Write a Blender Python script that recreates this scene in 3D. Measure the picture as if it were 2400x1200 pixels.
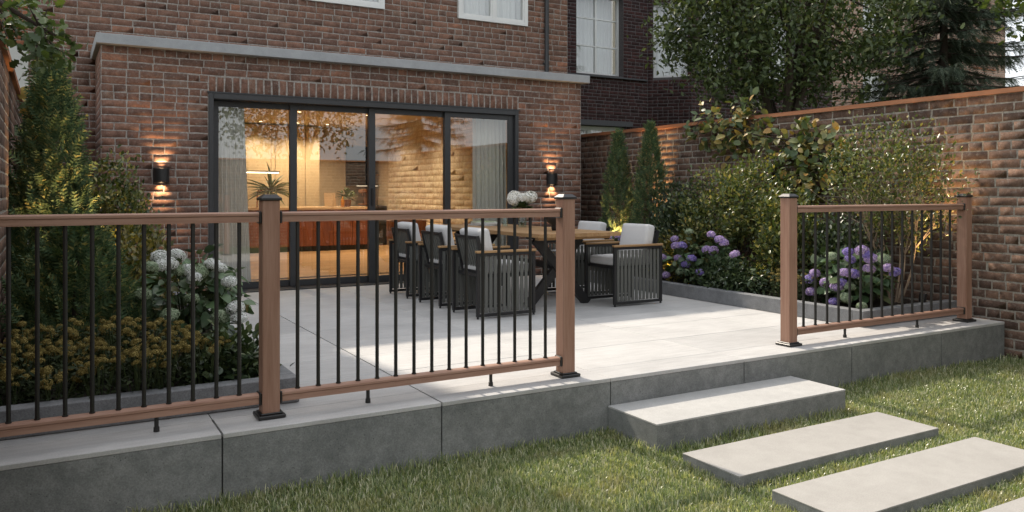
import bpy, math, random
import numpy as np
from mathutils import Vector, Matrix

for o in list(bpy.data.objects):
    bpy.data.objects.remove(o, do_unlink=True)
S = bpy.context.scene
COL = S.collection
R = math.radians

# ------------------------------------------------------------------ camera, sky, sun, exposure
EYE = 1.07
YAW = R(29.9)
cam_d = bpy.data.cameras.new("camera")
cam = bpy.data.objects.new("camera", cam_d)
COL.objects.link(cam)
cam.location = (0, 0, EYE)
cam.rotation_euler = (R(90), 0, -YAW)
cam_d.sensor_width = 36
cam_d.lens = 28.2
cam_d.shift_y = -149.0 / 2400
cam_d.clip_start = 0.05
cam_d.clip_end = 2000
S.camera = cam

SUN_EL = R(45.5)
SUN_DX = 0.13                       # light travels (+SUN_DX, -1) on the ground
sun_az = math.atan2(-SUN_DX, 1.0)   # bearing of the sun, measured from +Y towards +X
world = bpy.data.worlds.new("World")
S.world = world
world.use_nodes = True
wn = world.node_tree
wn.nodes.clear()
sky = wn.nodes.new("ShaderNodeTexSky")
sky.sky_type = 'NISHITA'
sky.sun_disc = False
sky.sun_elevation = SUN_EL
sky.sun_rotation = sun_az
sky.altitude = 50
sky.air_density = 1.0
sky.dust_density = 4.0
sky.ozone_density = 1.0
bg = wn.nodes.new("ShaderNodeBackground")
bg.inputs[1].default_value = 0.15
wo = wn.nodes.new("ShaderNodeOutputWorld")
# added near-white radiance, unevenly mixed over the blue sky to brighten the ambient light
wc = wn.nodes.new("ShaderNodeTexCoord")
wnz = wn.nodes.new("ShaderNodeTexNoise"); wnz.inputs['Scale'].default_value = 2.2; wnz.inputs['Detail'].default_value = 6
wn.links.new(wc.outputs['Generated'], wnz.inputs['Vector'])
wr = wn.nodes.new("ShaderNodeMapRange"); wr.inputs[1].default_value = 0.3; wr.inputs[2].default_value = 0.7
wr.inputs[3].default_value = 0.62; wr.inputs[4].default_value = 0.86
wn.links.new(wnz.outputs['Fac'], wr.inputs[0])
wm = wn.nodes.new("ShaderNodeMix"); wm.data_type = 'RGBA'
wn.links.new(wr.outputs[0], wm.inputs[0]); wn.links.new(sky.outputs[0], wm.inputs[6])
wm.inputs[7].default_value = (4.55, 4.62, 4.68, 1)
wn.links.new(wm.outputs[2], bg.inputs[0])
wn.links.new(bg.outputs[0], wo.inputs[0])

sun_d = bpy.data.lights.new("sun", 'SUN')
sun_d.energy = 2.5
sun_d.angle = R(0.9)
sun_d.color = (1.0, 0.89, 0.75)
sun = bpy.data.objects.new("sun", sun_d)
COL.objects.link(sun)
hz = math.cos(SUN_EL)
n_ = math.hypot(SUN_DX, 1)
sdir = Vector((SUN_DX / n_ * hz, -1 / n_ * hz, -math.sin(SUN_EL)))
sun.rotation_euler = sdir.to_track_quat('-Z', 'Y').to_euler()
sun.location = (-2, 20, 20)

S.view_settings.view_transform = 'Standard'
S.view_settings.look = 'None'
S.view_settings.gamma = 1
S.view_settings.exposure = 0.95
S.view_settings.use_curve_mapping = False
S.render.engine = 'CYCLES'
S.cycles.use_denoising = True
S.cycles.max_bounces = 8
S.cycles.transparent_max_bounces = 16
S.cycles.caustics_reflective = False
S.cycles.caustics_refractive = False
S.cycles.sample_clamp_indirect = 4.0

RNG = np.random.default_rng(7)
random.seed(7)

# camera model for choosing which pieces show largest
_a = (math.sin(YAW), math.cos(YAW)); _r = (math.cos(YAW), -math.sin(YAW))
def proj(p):
    D = p[0] * _a[0] + p[1] * _a[1]; u = p[0] * _r[0] + p[1] * _r[1]
    D = max(D, 0.05)
    return 1200 + 1880 * u / D, 451 + 1880 * (EYE - p[2]) / D, D

# ------------------------------------------------------------------ materials
MATS = {}
class NT:
    def __init__(s, name):
        s.m = bpy.data.materials.new(name); s.m.use_nodes = True
        s.t = s.m.node_tree; s.t.nodes.clear()
        s.out = s.n("ShaderNodeOutputMaterial")
    def n(s, typ, **kw):
        x = s.t.nodes.new(typ)
        for k, v in kw.items(): setattr(x, k, v)
        return x
    def l(s, a, b): s.t.links.new(a, b)
    def pos(s, scale=(1, 1, 1), obj=False):
        if obj:
            src = s.n("ShaderNodeTexCoord").outputs['Object']
        else:
            src = s.n("ShaderNodeNewGeometry").outputs['Position']
        mp = s.n("ShaderNodeMapping"); mp.inputs['Scale'].default_value = scale
        s.l(src, mp.inputs[0]); return mp.outputs[0]
    def noise(s, co, scale, detail=4, rough=0.6):
        x = s.n("ShaderNodeTexNoise"); x.inputs['Scale'].default_value = scale
        x.inputs['Detail'].default_value = detail; x.inputs['Roughness'].default_value = rough
        s.l(co, x.inputs['Vector']); return x.outputs['Fac']
    def ramp(s, fac, stops):
        x = s.n("ShaderNodeValToRGB"); e = x.color_ramp.elements
        while len(e) < len(stops): e.new(0.5)
        for i, (p, c) in enumerate(stops):
            e[i].position = p; e[i].color = (*c, 1) if len(c) == 3 else c
        s.l(fac, x.inputs[0]); return x.outputs[0]
    def mix(s, fac, a, b, blend='MIX'):
        x = s.n("ShaderNodeMix", data_type='RGBA', blend_type=blend)
        if isinstance(fac, (int, float)): x.inputs[0].default_value = fac
        else: s.l(fac, x.inputs[0])
        for v, i in ((a, 6), (b, 7)):
            if isinstance(v, tuple): x.inputs[i].default_value = (*v, 1)
            else: s.l(v, x.inputs[i])
        return x.outputs[2]
    def math(s, op, a, b=None):
        x = s.n("ShaderNodeMath", operation=op)
        for v, i in ((a, 0), (b, 1)):
            if v is None: continue
            if isinstance(v, (int, float)): x.inputs[i].default_value = v
            else: s.l(v, x.inputs[i])
        return x.outputs[0]
    def bump(s, h, strength=0.3, dist=0.01):
        x = s.n("ShaderNodeBump"); x.inputs['Strength'].default_value = strength
        x.inputs['Distance'].default_value = dist; s.l(h, x.inputs['Height']); return x.outputs[0]
    def pbsdf(s, col=None, rough=0.7, metal=0.0, normal=None, spec=0.5):
        x = s.n("ShaderNodeBsdfPrincipled")
        if isinstance(col, tuple): x.inputs['Base Color'].default_value = (*col, 1)
        elif col is not None: s.l(col, x.inputs['Base Color'])
        if isinstance(rough, (int, float)): x.inputs['Roughness'].default_value = rough
        else: s.l(rough, x.inputs['Roughness'])
        x.inputs['Metallic'].default_value = metal
        x.inputs['Specular IOR Level'].default_value = spec
        if normal is not None: s.l(normal, x.inputs['Normal'])
        return x.outputs[0]
    def done(s, sh):
        s.l(sh, s.out.inputs[0]); return s.m

def m_plain(name, col, rough=0.6, metal=0, var=0.12, scale=30, bump=0.15, bdist=0.003, spec=0.4):
    k = NT(name); co = k.pos()
    f = k.noise(co, scale, 5)
    c = k.mix(k.ramp(f, [(0.3, (0, 0, 0)), (0.7, (1, 1, 1))]), tuple(x * (1 - var) for x in col), tuple(min(1, x * (1 + var)) for x in col))
    return k.done(k.pbsdf(c, rough, metal, k.bump(f, bump, bdist), spec))

def m_concrete(name, c0, c1, pit=0.5, rough=0.8, streak=False, bump=0.25):
    k = NT(name); co = k.pos()
    big = k.noise(co, 2.2, 6, 0.6); mid = k.noise(co, 14, 6, 0.65); fine = k.noise(co, 160, 3, 0.7)
    if streak:
        mid = k.noise(k.pos((2.0, 14.0, 8.0)), 2.2, 7, 0.65)
    f = k.math('ADD', k.math('MULTIPLY', big, 0.5), k.math('MULTIPLY', mid, 0.5))
    c = k.ramp(f, [(0.36, c0), (0.64, c1)])
    c = k.mix(0.10 if (streak or pit < .2) else 0.20, c, k.ramp(fine, [(0.35, (0, 0, 0)), (0.65, (1, 1, 1))]), 'OVERLAY')
    vo = k.n("ShaderNodeTexVoronoi"); vo.inputs['Scale'].default_value = 42; k.l(co, vo.inputs['Vector'])
    pm = k.ramp(vo.outputs['Distance'], [(0.07, (1, 1, 1)), (0.13, (0, 0, 0))])
    pm2 = k.math('MULTIPLY', pm, k.ramp(k.noise(co, 9, 2), [(0.46, (0, 0, 0)), (0.54, (1, 1, 1))]))
    c = k.mix(k.math('MULTIPLY', pm2, pit), c, tuple(x * 0.35 for x in c0))
    if streak:
        oi = k.n('ShaderNodeObjectInfo'); c = k.mix(0.24, c, k.ramp(oi.outputs['Random'], [(0, (.32, .32, .33)), (1, (.68, .67, .66))]), 'OVERLAY')
    h = k.math('SUBTRACT', k.math('ADD', fine, mid), k.math('MULTIPLY', pm2, 2 * pit))
    return k.done(k.pbsdf(c, rough, 0, k.bump(h, bump, 0.003), 0.35))

def m_brick(name, stops, lime=(0.31, 0.28, 0.25), limeamt=0.45, bump=0.4):
    k = NT(name)
    g = k.n("ShaderNodeNewGeometry"); oi = k.n("ShaderNodeObjectInfo")
    rnd = k.math('FRACT', k.math('ADD', g.outputs['Random Per Island'], oi.outputs['Random']))
    c = k.ramp(rnd, stops)
    co = k.pos()
    n1 = k.noise(co, 11, 6, 0.7); n2 = k.noise(co, 75, 5, 0.75); n3 = k.noise(co, 1.3, 4)
    c = k.mix(0.75, c, k.ramp(n1, [(0.3, (0.22, 0.2, 0.2)), (0.7, (0.78, 0.76, 0.74))]), 'OVERLAY')
    c = k.mix(0.6, c, k.ramp(n2, [(0.3, (0.25, 0.25, 0.25)), (0.7, (0.75, 0.75, 0.75))]), 'OVERLAY')
    c = k.mix(k.ramp(n3, [(0.35, (0.0, 0, 0)), (0.7, (0.4, 0.4, 0.4))]), c, tuple(x * 0.6 for x in stops[0][1]))
    lm = k.math('MULTIPLY', k.ramp(k.noise(co, 26, 6, 0.75), [(0.54, (0, 0, 0)), (0.66, (1, 1, 1))]), limeamt)
    c = k.mix(lm, c, lime)
    h = k.math('ADD', k.math('MULTIPLY', n2, 0.6), k.noise(co, 30, 5, 0.7))
    return k.done(k.pbsdf(c, 0.92, 0, k.bump(h, bump, 0.008), 0.25))

def m_wood(name, c0, c1, axis='x', rough=0.6, scale=3.0, bump=0.2, spec=0.35, fine=60):
    k = NT(name)
    sc = {'x': (0.06, 1, 1), 'y': (1, 0.06, 1), 'z': (1, 1, 0.06)}[axis]
    co = k.pos(sc)
    n1 = k.noise(co, fine, 5, 0.65); n2 = k.noise(co, fine * 0.18, 4, 0.6)
    f = k.math('ADD', k.math('MULTIPLY', n1, 0.55), k.math('MULTIPLY', n2, 0.45))
    c = k.ramp(f, [(0.34, c0), (0.66, c1)])
    g = k.n("ShaderNodeNewGeometry"); oi = k.n("ShaderNodeObjectInfo")
    rnd = k.math('FRACT', k.math('ADD', g.outputs['Random Per Island'], oi.outputs['Random']))
    c = k.mix(0.25, c, k.ramp(rnd, [(0, (0.3, 0.3, 0.3)), (1, (0.7, 0.7, 0.7))]), 'OVERLAY')
    return k.done(k.pbsdf(c, rough, 0, k.bump(n1, bump, 0.002), spec))

def m_leaf(name, stops, rough=0.42, trans=0.3, spec=0.45, tcol=None, dry=None):
    k = NT(name)
    g = k.n("ShaderNodeNewGeometry"); oi = k.n("ShaderNodeObjectInfo")
    rnd = k.math('FRACT', k.math('ADD', g.outputs['Random Per Island'], oi.outputs['Random']))
    c = k.ramp(rnd, stops)
    c = k.mix(0.35, c, k.ramp(k.noise(k.pos(), 18, 3), [(0.3, (0.3, 0.3, 0.3)), (0.7, (0.7, 0.7, 0.7))]), 'OVERLAY')
    if dry:
        d1 = k.ramp(k.noise(k.pos((1, 1, 0)), 3.2, 5, 0.65), [(0.50, (0, 0, 0)), (0.72, (.75, .75, .75))])
        c = k.mix(d1, c, dry)
    p = k.pbsdf(c, rough, 0, None, spec)
    if trans <= 0: return k.done(p)
    tr = k.n("ShaderNodeBsdfTranslucent")
    k.l(k.mix(1.0, c, tcol or (1.0, 0.95, 0.35), 'MULTIPLY'), tr.inputs[0])
    mx = k.n("ShaderNodeMixShader"); mx.inputs[0].default_value = trans
    k.l(p, mx.inputs[1]); k.l(tr.outputs[0], mx.inputs[2])
    return k.done(mx.outputs[0])

def m_glass(name, tint=(0.93, 0.95, 0.94), floor=0.05, top=0.9):
    """thin pane: mirror share by viewing angle, the same from both sides"""
    k = NT(name)
    lw = k.n("ShaderNodeLayerWeight"); lw.inputs[0].default_value = 0.5
    f = k.math('ADD', k.math('MULTIPLY', k.math('POWER', lw.outputs['Facing'], 5), top - floor), floor)
    tr = k.n("ShaderNodeBsdfTransparent"); tr.inputs[0].default_value = (*tint, 1)
    gl = k.n("ShaderNodeBsdfGlossy"); gl.inputs['Roughness'].default_value = 0.0
    mx = k.n("ShaderNodeMixShader")
    k.l(f, mx.inputs[0]); k.l(tr.outputs[0], mx.inputs[1]); k.l(gl.outputs[0], mx.inputs[2])
    return k.done(mx.outputs[0])

def m_emit(name, col, strength):
    k = NT(name); e = k.n("ShaderNodeEmission")
    e.inputs[0].default_value = (*col, 1); e.inputs[1].default_value = strength
    return k.done(e.outputs[0])

M = {}
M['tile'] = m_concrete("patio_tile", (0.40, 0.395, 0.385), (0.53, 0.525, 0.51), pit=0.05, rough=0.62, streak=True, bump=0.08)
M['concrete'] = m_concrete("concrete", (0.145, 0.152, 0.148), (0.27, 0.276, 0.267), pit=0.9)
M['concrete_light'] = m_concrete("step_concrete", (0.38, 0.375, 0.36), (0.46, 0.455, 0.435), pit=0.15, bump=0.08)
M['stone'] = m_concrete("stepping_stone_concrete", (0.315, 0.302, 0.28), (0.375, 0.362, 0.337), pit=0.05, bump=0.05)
M['curb'] = m_concrete("planter_concrete", (0.15, 0.155, 0.16), (0.24, 0.245, 0.25), pit=0.3)
M['slabroof'] = m_concrete("roof_slab_concrete", (0.30, 0.31, 0.32), (0.38, 0.39, 0.40), pit=0.1, bump=0.1)
M['joint'] = m_plain("joint_dark", (0.05, 0.05, 0.05), 0.9)
M['soil'] = m_plain("soil", (0.035, 0.026, 0.02), 0.95, var=0.5, scale=40, bump=1.0, bdist=0.03)
M['lawn'] = m_plain("lawn_soil", (0.085, 0.105, 0.04), 0.95, var=0.5, scale=25, bump=1.0, bdist=0.02)
M['mortar'] = m_plain("mortar", (0.30, 0.27, 0.24), 0.95, var=0.4, scale=45, bump=0.6, bdist=0.01)
M['mortar_dark'] = m_plain("mortar_dark", (0.11, 0.10, 0.10), 0.95, var=0.3, scale=40, bump=0.6, bdist=0.01)
M['mortar_garden'] = m_plain("mortar_garden", (0.31, 0.28, 0.235), 0.95, var=0.4, scale=45, bump=0.6, bdist=0.012)
M['brick'] = m_brick("red_brown_brick", [(0.0, (0.14, 0.086, 0.066)), (0.25, (0.172, 0.098, 0.073)), (0.55, (0.205, 0.115, 0.083)), (0.8, (0.232, 0.126, 0.088)), (0.93, (0.20, 0.132, 0.10)), (1.0, (0.31, 0.15, 0.095))])
M['brick_garden'] = m_brick("garden_brick", [(0.0, (0.105, 0.070, 0.055)), (0.3, (0.145, 0.095, 0.072)), (0.6, (0.185, 0.118, 0.086)), (0.85, (0.215, 0.137, 0.098)), (1.0, (0.25, 0.152, 0.105))], bump=0.45)
M['brick_dark'] = m_brick("dark_brick", [(0.0, (0.035, 0.019, 0.019)), (0.5, (0.055, 0.027, 0.026)), (0.85, (0.075, 0.033, 0.03)), (1.0, (0.05, 0.032, 0.033))], limeamt=0.05)
M['brick_orange'] = m_brick("orange_brick", [(0.0, (0.30, 0.12, 0.07)), (0.5, (0.40, 0.17, 0.10)), (1.0, (0.46, 0.24, 0.16))], limeamt=0.2)
M['brick_pink'] = m_brick("pink_brick", [(0.0, (0.34, 0.20, 0.15)), (0.5, (0.44, 0.28, 0.22)), (1.0, (0.50, 0.35, 0.28))], limeamt=0.2)
M['brick_paint'] = m_brick("ochre_painted_brick", [(0.0, (0.58, 0.50, 0.39)), (0.5, (0.60, 0.52, 0.41)), (1.0, (0.62, 0.54, 0.425))], limeamt=0.0, bump=0.15)
M['mortar_paint'] = m_plain("ochre_mortar", (0.44, 0.35, 0.24), 0.9)
M['comp_x'] = m_wood("composite_board_x", (0.245, 0.130, 0.088), (0.395, 0.245, 0.180), 'x', 0.55, fine=70)
M['comp_z'] = m_wood("composite_board_z", (0.25, 0.130, 0.086), (0.385, 0.232, 0.166), 'z', 0.55, fine=70)
M['black'] = m_plain("black_powder_coat", (0.016, 0.0155, 0.015), 0.38, 0.0, var=0.1, scale=200, bump=0.05, spec=0.5)
M['frame'] = m_plain("anthracite_aluminium", (0.035, 0.036, 0.038), 0.42, 0.0, var=0.08, scale=20, bump=0.03, spec=0.5)
M['slat'] = m_plain("olive_grey_slat", (0.105, 0.108, 0.098), 0.55, 0, var=0.06, scale=60, bump=0.1)
M['chair_black'] = m_plain("charcoal_metal", (0.02, 0.02, 0.021), 0.4)
M['cushion'] = m_plain("light_grey_fabric", (0.56, 0.555, 0.545), 0.95, var=0.06, scale=260, bump=0.35, bdist=0.002)
M['teak_y'] = m_wood("teak_y", (0.27, 0.155, 0.07), (0.43, 0.27, 0.13), 'y', 0.5, fine=45)
M['teak_x'] = m_wood("teak_x", (0.27, 0.155, 0.07), (0.43, 0.27, 0.13), 'x', 0.5, fine=45)
M['island'] = m_wood("mahogany", (0.12, 0.035, 0.018), (0.25, 0.085, 0.04), 'z', 0.35, fine=30)
M['counter'] = m_wood("oak_counter", (0.42, 0.28, 0.15), (0.55, 0.38, 0.22), 'x', 0.4, fine=30)
M['planks'] = m_wood("oak_floor", (0.36, 0.21, 0.10), (0.52, 0.33, 0.17), 'x', 0.35, fine=25)
M['cabinet'] = m_plain("beige_lacquer", (0.52, 0.41, 0.26), 0.5, var=0.04, scale=3, bump=0.02)
M['plaster'] = m_plain("warm_plaster", (0.58, 0.48, 0.34), 0.9, var=0.04, scale=4)
M['curtain'] = m_wood("linen_curtain", (0.66, 0.62, 0.55), (0.82, 0.78, 0.71), 'z', 0.95, fine=110, bump=0.3)
M['sheer'] = m_plain("white_net_curtain", (0.72, 0.72, 0.70), 0.95, var=0.03, scale=20)
M['white'] = m_plain("white_paint", (0.72, 0.72, 0.70), 0.45, var=0.03, scale=10, bump=0.03)
M['render_white'] = m_plain("white_render", (0.74, 0.73, 0.71), 0.9, var=0.03, scale=30)
M['dark_room'] = m_plain("unlit_room_sheet", (0.02, 0.02, 0.02), 0.9)
M['lead'] = m_plain("dark_sill_stone", (0.07, 0.07, 0.075), 0.6)
M['terracotta_coping'] = m_wood("red_coping", (0.26, 0.105, 0.05), (0.38, 0.17, 0.085), 'y', 0.7, fine=40)
M['roof_tile'] = m_plain("roof_tile", (0.07, 0.05, 0.045), 0.85, var=0.3, scale=8)
M['copper'] = m_plain("copper", (0.55, 0.24, 0.12), 0.25, 1.0, bump=0.0)
M['terracotta'] = m_plain("terracotta", (0.30, 0.13, 0.07), 0.8)
M['ceramic'] = m_plain("black_ceramic", (0.02, 0.02, 0.022), 0.45)
M['leather'] = m_plain("brown_leather", (0.22, 0.09, 0.04), 0.45)
M['paper'] = m_plain("paper_white", (0.7, 0.7, 0.68), 0.7, var=0.05)
M['paper_grey'] = m_plain("paper_grey", (0.35, 0.36, 0.37), 0.6, var=0.1)
M['paper_green'] = m_plain("paper_green", (0.30, 0.36, 0.16), 0.6, var=0.2)
M['amber'] = m_plain("amber_glass", (0.45, 0.18, 0.02), 0.1)
M['bark'] = m_wood("bark", (0.035, 0.026, 0.02), (0.085, 0.065, 0.05), 'z', 0.9, fine=25, bump=0.8)
M['bark_pale'] = m_wood("pale_bark", (0.30, 0.22, 0.15), (0.48, 0.37, 0.27), 'z', 0.8, fine=30, bump=0.5)
M['stem'] = m_plain("green_stem", (0.06, 0.085, 0.03), 0.7)
M['glass'] = m_glass("door_glass", floor=0.20)
M['glass_win'] = m_glass("window_glass", floor=0.2)
M['glass_clear'] = m_glass("vase_glass", (0.86, 0.92, 0.9), floor=0.07)
M['lamp_warm'] = m_emit("warm_lamp_glow", (1.0, 0.66, 0.34), 10)
M['lamp_strip'] = m_emit("warm_strip_glow", (1.0, 0.80, 0.55), 8)
M['lamp_dim'] = m_emit("dim_strip_glow", (1.0, 0.80, 0.55), 1.2)
# leaves
M['lf_tree'] = m_leaf("tree_leaf", [(0.0, (0.048, 0.074, 0.028)), (0.5, (0.09, 0.128, 0.048)), (0.85, (0.135, 0.175, 0.07)), (1.0, (0.22, 0.24, 0.10))], trans=0.22)
M['lf_oak'] = m_leaf("oak_leaf", [(0.0, (0.05, 0.085, 0.032)), (0.6, (0.09, 0.14, 0.05)), (1.0, (0.15, 0.19, 0.07))], trans=0.3)
M['lf_spruce'] = m_leaf("spruce_needle", [(0.0, (0.06, 0.085, 0.06)), (0.6, (0.11, 0.145, 0.10)), (1.0, (0.18, 0.21, 0.15))], trans=0.05, rough=0.6, spec=0.2)
M['lf_cypress'] = m_leaf("cypress_spray", [(0.0, (0.045, 0.085, 0.042)), (0.55, (0.10, 0.16, 0.078)), (0.82, (0.16, 0.22, 0.10)), (1.0, (0.34, 0.30, 0.11))], trans=0.18, rough=0.6, spec=0.2)  # warmest stop puts golden light on the spray tips into the colour
M['lf_box'] = m_leaf("box_leaf", [(0.0, (0.048, 0.076, 0.026)), (0.5, (0.105, 0.145, 0.046)), (0.8, (0.20, 0.215, 0.07)), (1.0, (0.40, 0.34, 0.11))], trans=0.3, rough=0.3, spec=0.6)
M['lf_box_dark'] = m_leaf("dark_box_leaf", [(0.0, (0.024, 0.042, 0.02)), (0.6, (0.05, 0.078, 0.034)), (1.0, (0.10, 0.13, 0.055))], trans=0.2, rough=0.32, spec=0.6)
M['lf_gold'] = m_leaf("golden_leaf", [(0.0, (0.06, 0.075, 0.02)), (0.5, (0.14, 0.14, 0.04)), (1.0, (0.34, 0.27, 0.08))], trans=0.3, rough=0.3, spec=0.6)
M['lf_climb'] = m_leaf("climber_leaf", [(0.0, (0.06, 0.10, 0.042)), (0.45, (0.12, 0.16, 0.06)), (0.68, (0.21, 0.20, 0.07)), (0.86, (0.36, 0.27, 0.085)), (1.0, (0.44, 0.26, 0.085))], trans=0.25)
M['lf_hyd'] = m_leaf("hydrangea_leaf", [(0.0, (0.055, 0.10, 0.045)), (0.6, (0.09, 0.155, 0.07)), (0.93, (0.13, 0.20, 0.095)), (1.0, (0.18, 0.15, 0.06))], trans=0.2, rough=0.38)
M['lf_low'] = m_leaf("low_shrub_leaf", [(0.0, (0.028, 0.05, 0.022)), (0.7, (0.065, 0.10, 0.042)), (1.0, (0.15, 0.19, 0.09))], trans=0.15, rough=0.35)
M['lf_house'] = m_leaf("houseplant_leaf", [(0.0, (0.05, 0.085, 0.03)), (1.0, (0.12, 0.16, 0.06))], trans=0.15)
M['lf_sedum'] = m_leaf("sedum_leaf", [(0.0, (0.022, 0.034, 0.016)), (1.0, (0.05, 0.065, 0.028))], trans=0.1, rough=0.65, spec=0.15)
M['fl_purple'] = m_leaf("purple_petal", [(0.0, (0.28, 0.20, 0.46)), (0.45, (0.42, 0.30, 0.56)), (0.8, (0.54, 0.41, 0.62)), (1.0, (0.62, 0.52, 0.66))], trans=0.2, rough=0.7, spec=0.2, tcol=(1, 0.9, 1))
M['fl_blue'] = m_leaf("violet_petal", [(0.0, (0.20, 0.15, 0.48)), (0.6, (0.31, 0.24, 0.58)), (1.0, (0.46, 0.38, 0.64))], trans=0.2, rough=0.7, spec=0.2, tcol=(1, 0.9, 1))
M['fl_white'] = m_leaf("white_petal", [(0.0, (0.56, 0.60, 0.52)), (0.5, (0.70, 0.72, 0.68)), (1.0, (0.80, 0.80, 0.78))], trans=0.15, rough=0.7, spec=0.2, tcol=(1, 1, 1))
M['fl_cream'] = m_leaf("cream_petal", [(0.0, (0.78, 0.74, 0.64)), (0.5, (0.84, 0.82, 0.75)), (1.0, (0.88, 0.86, 0.80))], trans=0.15, rough=0.7, spec=0.2, tcol=(1, 1, 1))
M['fl_green'] = m_leaf("pale_green_petal", [(0.0, (0.20, 0.27, 0.16)), (1.0, (0.36, 0.42, 0.28))], trans=0.15, rough=0.7, spec=0.2, tcol=(1, 1, 1))
M['fl_mustard'] = m_leaf("mustard_floret", [(0.0, (0.12, 0.09, 0.025)), (0.6, (0.20, 0.155, 0.048)), (1.0, (0.30, 0.235, 0.085))], trans=0.0, rough=0.9, spec=0.1)
M['grass'] = m_leaf("grass_blade", [(0.0, (0.14, 0.195, 0.08)), (0.35, (0.255, 0.32, 0.14)), (0.65, (0.39, 0.43, 0.215)), (0.84, (0.60, 0.58, 0.37)), (1.0, (0.82, 0.77, 0.60))], trans=0.42, rough=0.25, spec=0.6, tcol=(0.95, 1.0, 0.45), dry=(0.46, 0.40, 0.22))

# ------------------------------------------------------------------ mesh helpers
class MB:
    """collects shapes for one mesh object"""
    def __init__(s): s.v = []; s.f = []
    def add(s, vs, fs):
        b = len(s.v); s.v.extend([tuple(p) for p in vs]); s.f.extend([tuple(b + i for i in f) for f in fs])
    def box(s, x0, x1, y0, y1, z0, z1, c=0.0):
        if c <= 0:
            s.add([(x0, y0, z0), (x1, y0, z0), (x1, y1, z0), (x0, y1, z0), (x0, y0, z1), (x1, y0, z1), (x1, y1, z1), (x0, y1, z1)],
                  [(0, 3, 2, 1), (4, 5, 6, 7), (0, 1, 5, 4), (1, 2, 6, 5), (2, 3, 7, 6), (3, 0, 4, 7)]); return
        c = min(c, (x1 - x0) * 0.45, (y1 - y0) * 0.45, (z1 - z0) * 0.45)
        X = (x0, x1); Y = (y0, y1); Z = (z0, z1); vs = []; idx = {}
        for i in (0, 1):
            for j in (0, 1):
                for k in (0, 1):
                    sx, sy, sz = (c, -c)[i], (c, -c)[j], (c, -c)[k]
                    for ax, p in enumerate(((X[i], Y[j] + sy, Z[k] + sz), (X[i] + sx, Y[j], Z[k] + sz), (X[i] + sx, Y[j] + sy, Z[k]))):
                        idx[i, j, k, ax] = len(vs); vs.append(p)
        fs = []
        for i in (0, 1): fs.append([idx[i, j, k, 0] for j, k in ((0, 0), (1, 0), (1, 1), (0, 1))][::(1 if i else -1)])
        for j in (0, 1): fs.append([idx[i, j, k, 1] for i, k in ((0, 0), (1, 0), (1, 1), (0, 1))][::(-1 if j else 1)])
        for k in (0, 1): fs.append([idx[i, j, k, 2] for i, j in ((0, 0), (1, 0), (1, 1), (0, 1))][::(1 if k else -1)])
        for j in (0, 1):
            for k in (0, 1): fs.append([idx[0, j, k, 1], idx[1, j, k, 1], idx[1, j, k, 2], idx[0, j, k, 2]])
        for i in (0, 1):
            for k in (0, 1): fs.append([idx[i, 0, k, 0], idx[i, 1, k, 0], idx[i, 1, k, 2], idx[i, 0, k, 2]])
        for i in (0, 1):
            for j in (0, 1): fs.append([idx[i, j, 0, 0], idx[i, j, 1, 0], idx[i, j, 1, 1], idx[i, j, 0, 1]])
        for i in (0, 1):
            for j in (0, 1):
                for k in (0, 1): fs.append([idx[i, j, k, a] for a in (0, 1, 2)])
        s.add(vs, fs)
    def hexa(s, p):   # 8 corner points, bottom ring then top ring
        s.add(p, [(0, 3, 2, 1), (4, 5, 6, 7), (0, 1, 5, 4), (1, 2, 6, 5), (2, 3, 7, 6), (3, 0, 4, 7)])
    def quad(s, a, b, c, d): s.add([a, b, c, d], [(0, 1, 2, 3)])
    def bar(s, p, q, w, h, up=(0, 0, 1)):
        p = Vector(p); q = Vector(q); d = (q - p).normalized(); up = Vector(up)
        if abs(d.dot(up)) > 0.98: up = Vector((1, 0, 0))
        sd = d.cross(up).normalized(); u2 = sd.cross(d)
        o = [(-w / 2, -h / 2), (w / 2, -h / 2), (w / 2, h / 2), (-w / 2, h / 2)]
        s.hexa([p + sd * a + u2 * b for a, b in o] + [q + sd * a + u2 * b for a, b in o])
    def tube(s, pts, rad, n=8, cap=True):
        pts = [Vector(p) for p in pts]
        if not hasattr(rad, '__len__'): rad = [rad] * len(pts)
        b = len(s.v); prev = None
        for i, p in enumerate(pts):
            d = (pts[min(i + 1, len(pts) - 1)] - pts[max(i - 1, 0)]).normalized()
            if prev is None:
                a = d.cross(Vector((0, 0, 1)))
                if a.length < 0.1: a = d.cross(Vector((1, 0, 0)))
            else: a = prev - d * prev.dot(d)
            a.normalize(); prev = a; c = d.cross(a)
            for k in range(n):
                t = 2 * math.pi * k / n
                s.v.append(tuple(p + (a * math.cos(t) + c * math.sin(t)) * rad[i]))
        for i in range(len(pts) - 1):
            for k in range(n):
                s.f.append((b + i * n + k, b + i * n + (k + 1) % n, b + (i + 1) * n + (k + 1) % n, b + (i + 1) * n + k))
        if cap:
            s.f.append(tuple(b + k for k in range(n))[::-1]); s.f.append(tuple(b + (len(pts) - 1) * n + k for k in range(n)))
    def lathe(s, prof, c=(0, 0, 0), n=20):
        b = len(s.v)
        for r, z in prof:
            for k in range(n):
                t = 2 * math.pi * k / n; s.v.append((c[0] + r * math.cos(t), c[1] + r * math.sin(t), c[2] + z))
        for i in range(len(prof) - 1):
            for k in range(n):
                s.f.append((b + i * n + k, b + i * n + (k + 1) % n, b + (i + 1) * n + (k + 1) % n, b + (i + 1) * n + k))
    def mesh(s, name, mat, off=(0, 0, 0), smooth=False):
        me = bpy.data.meshes.new(name)
        v = [(p[0] - off[0], p[1] - off[1], p[2] - off[2]) for p in s.v]
        me.from_pydata(v, [], s.f); me.validate()
        if mat: me.materials.append(mat)
        if smooth: me.shade_smooth()
        return me

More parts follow.
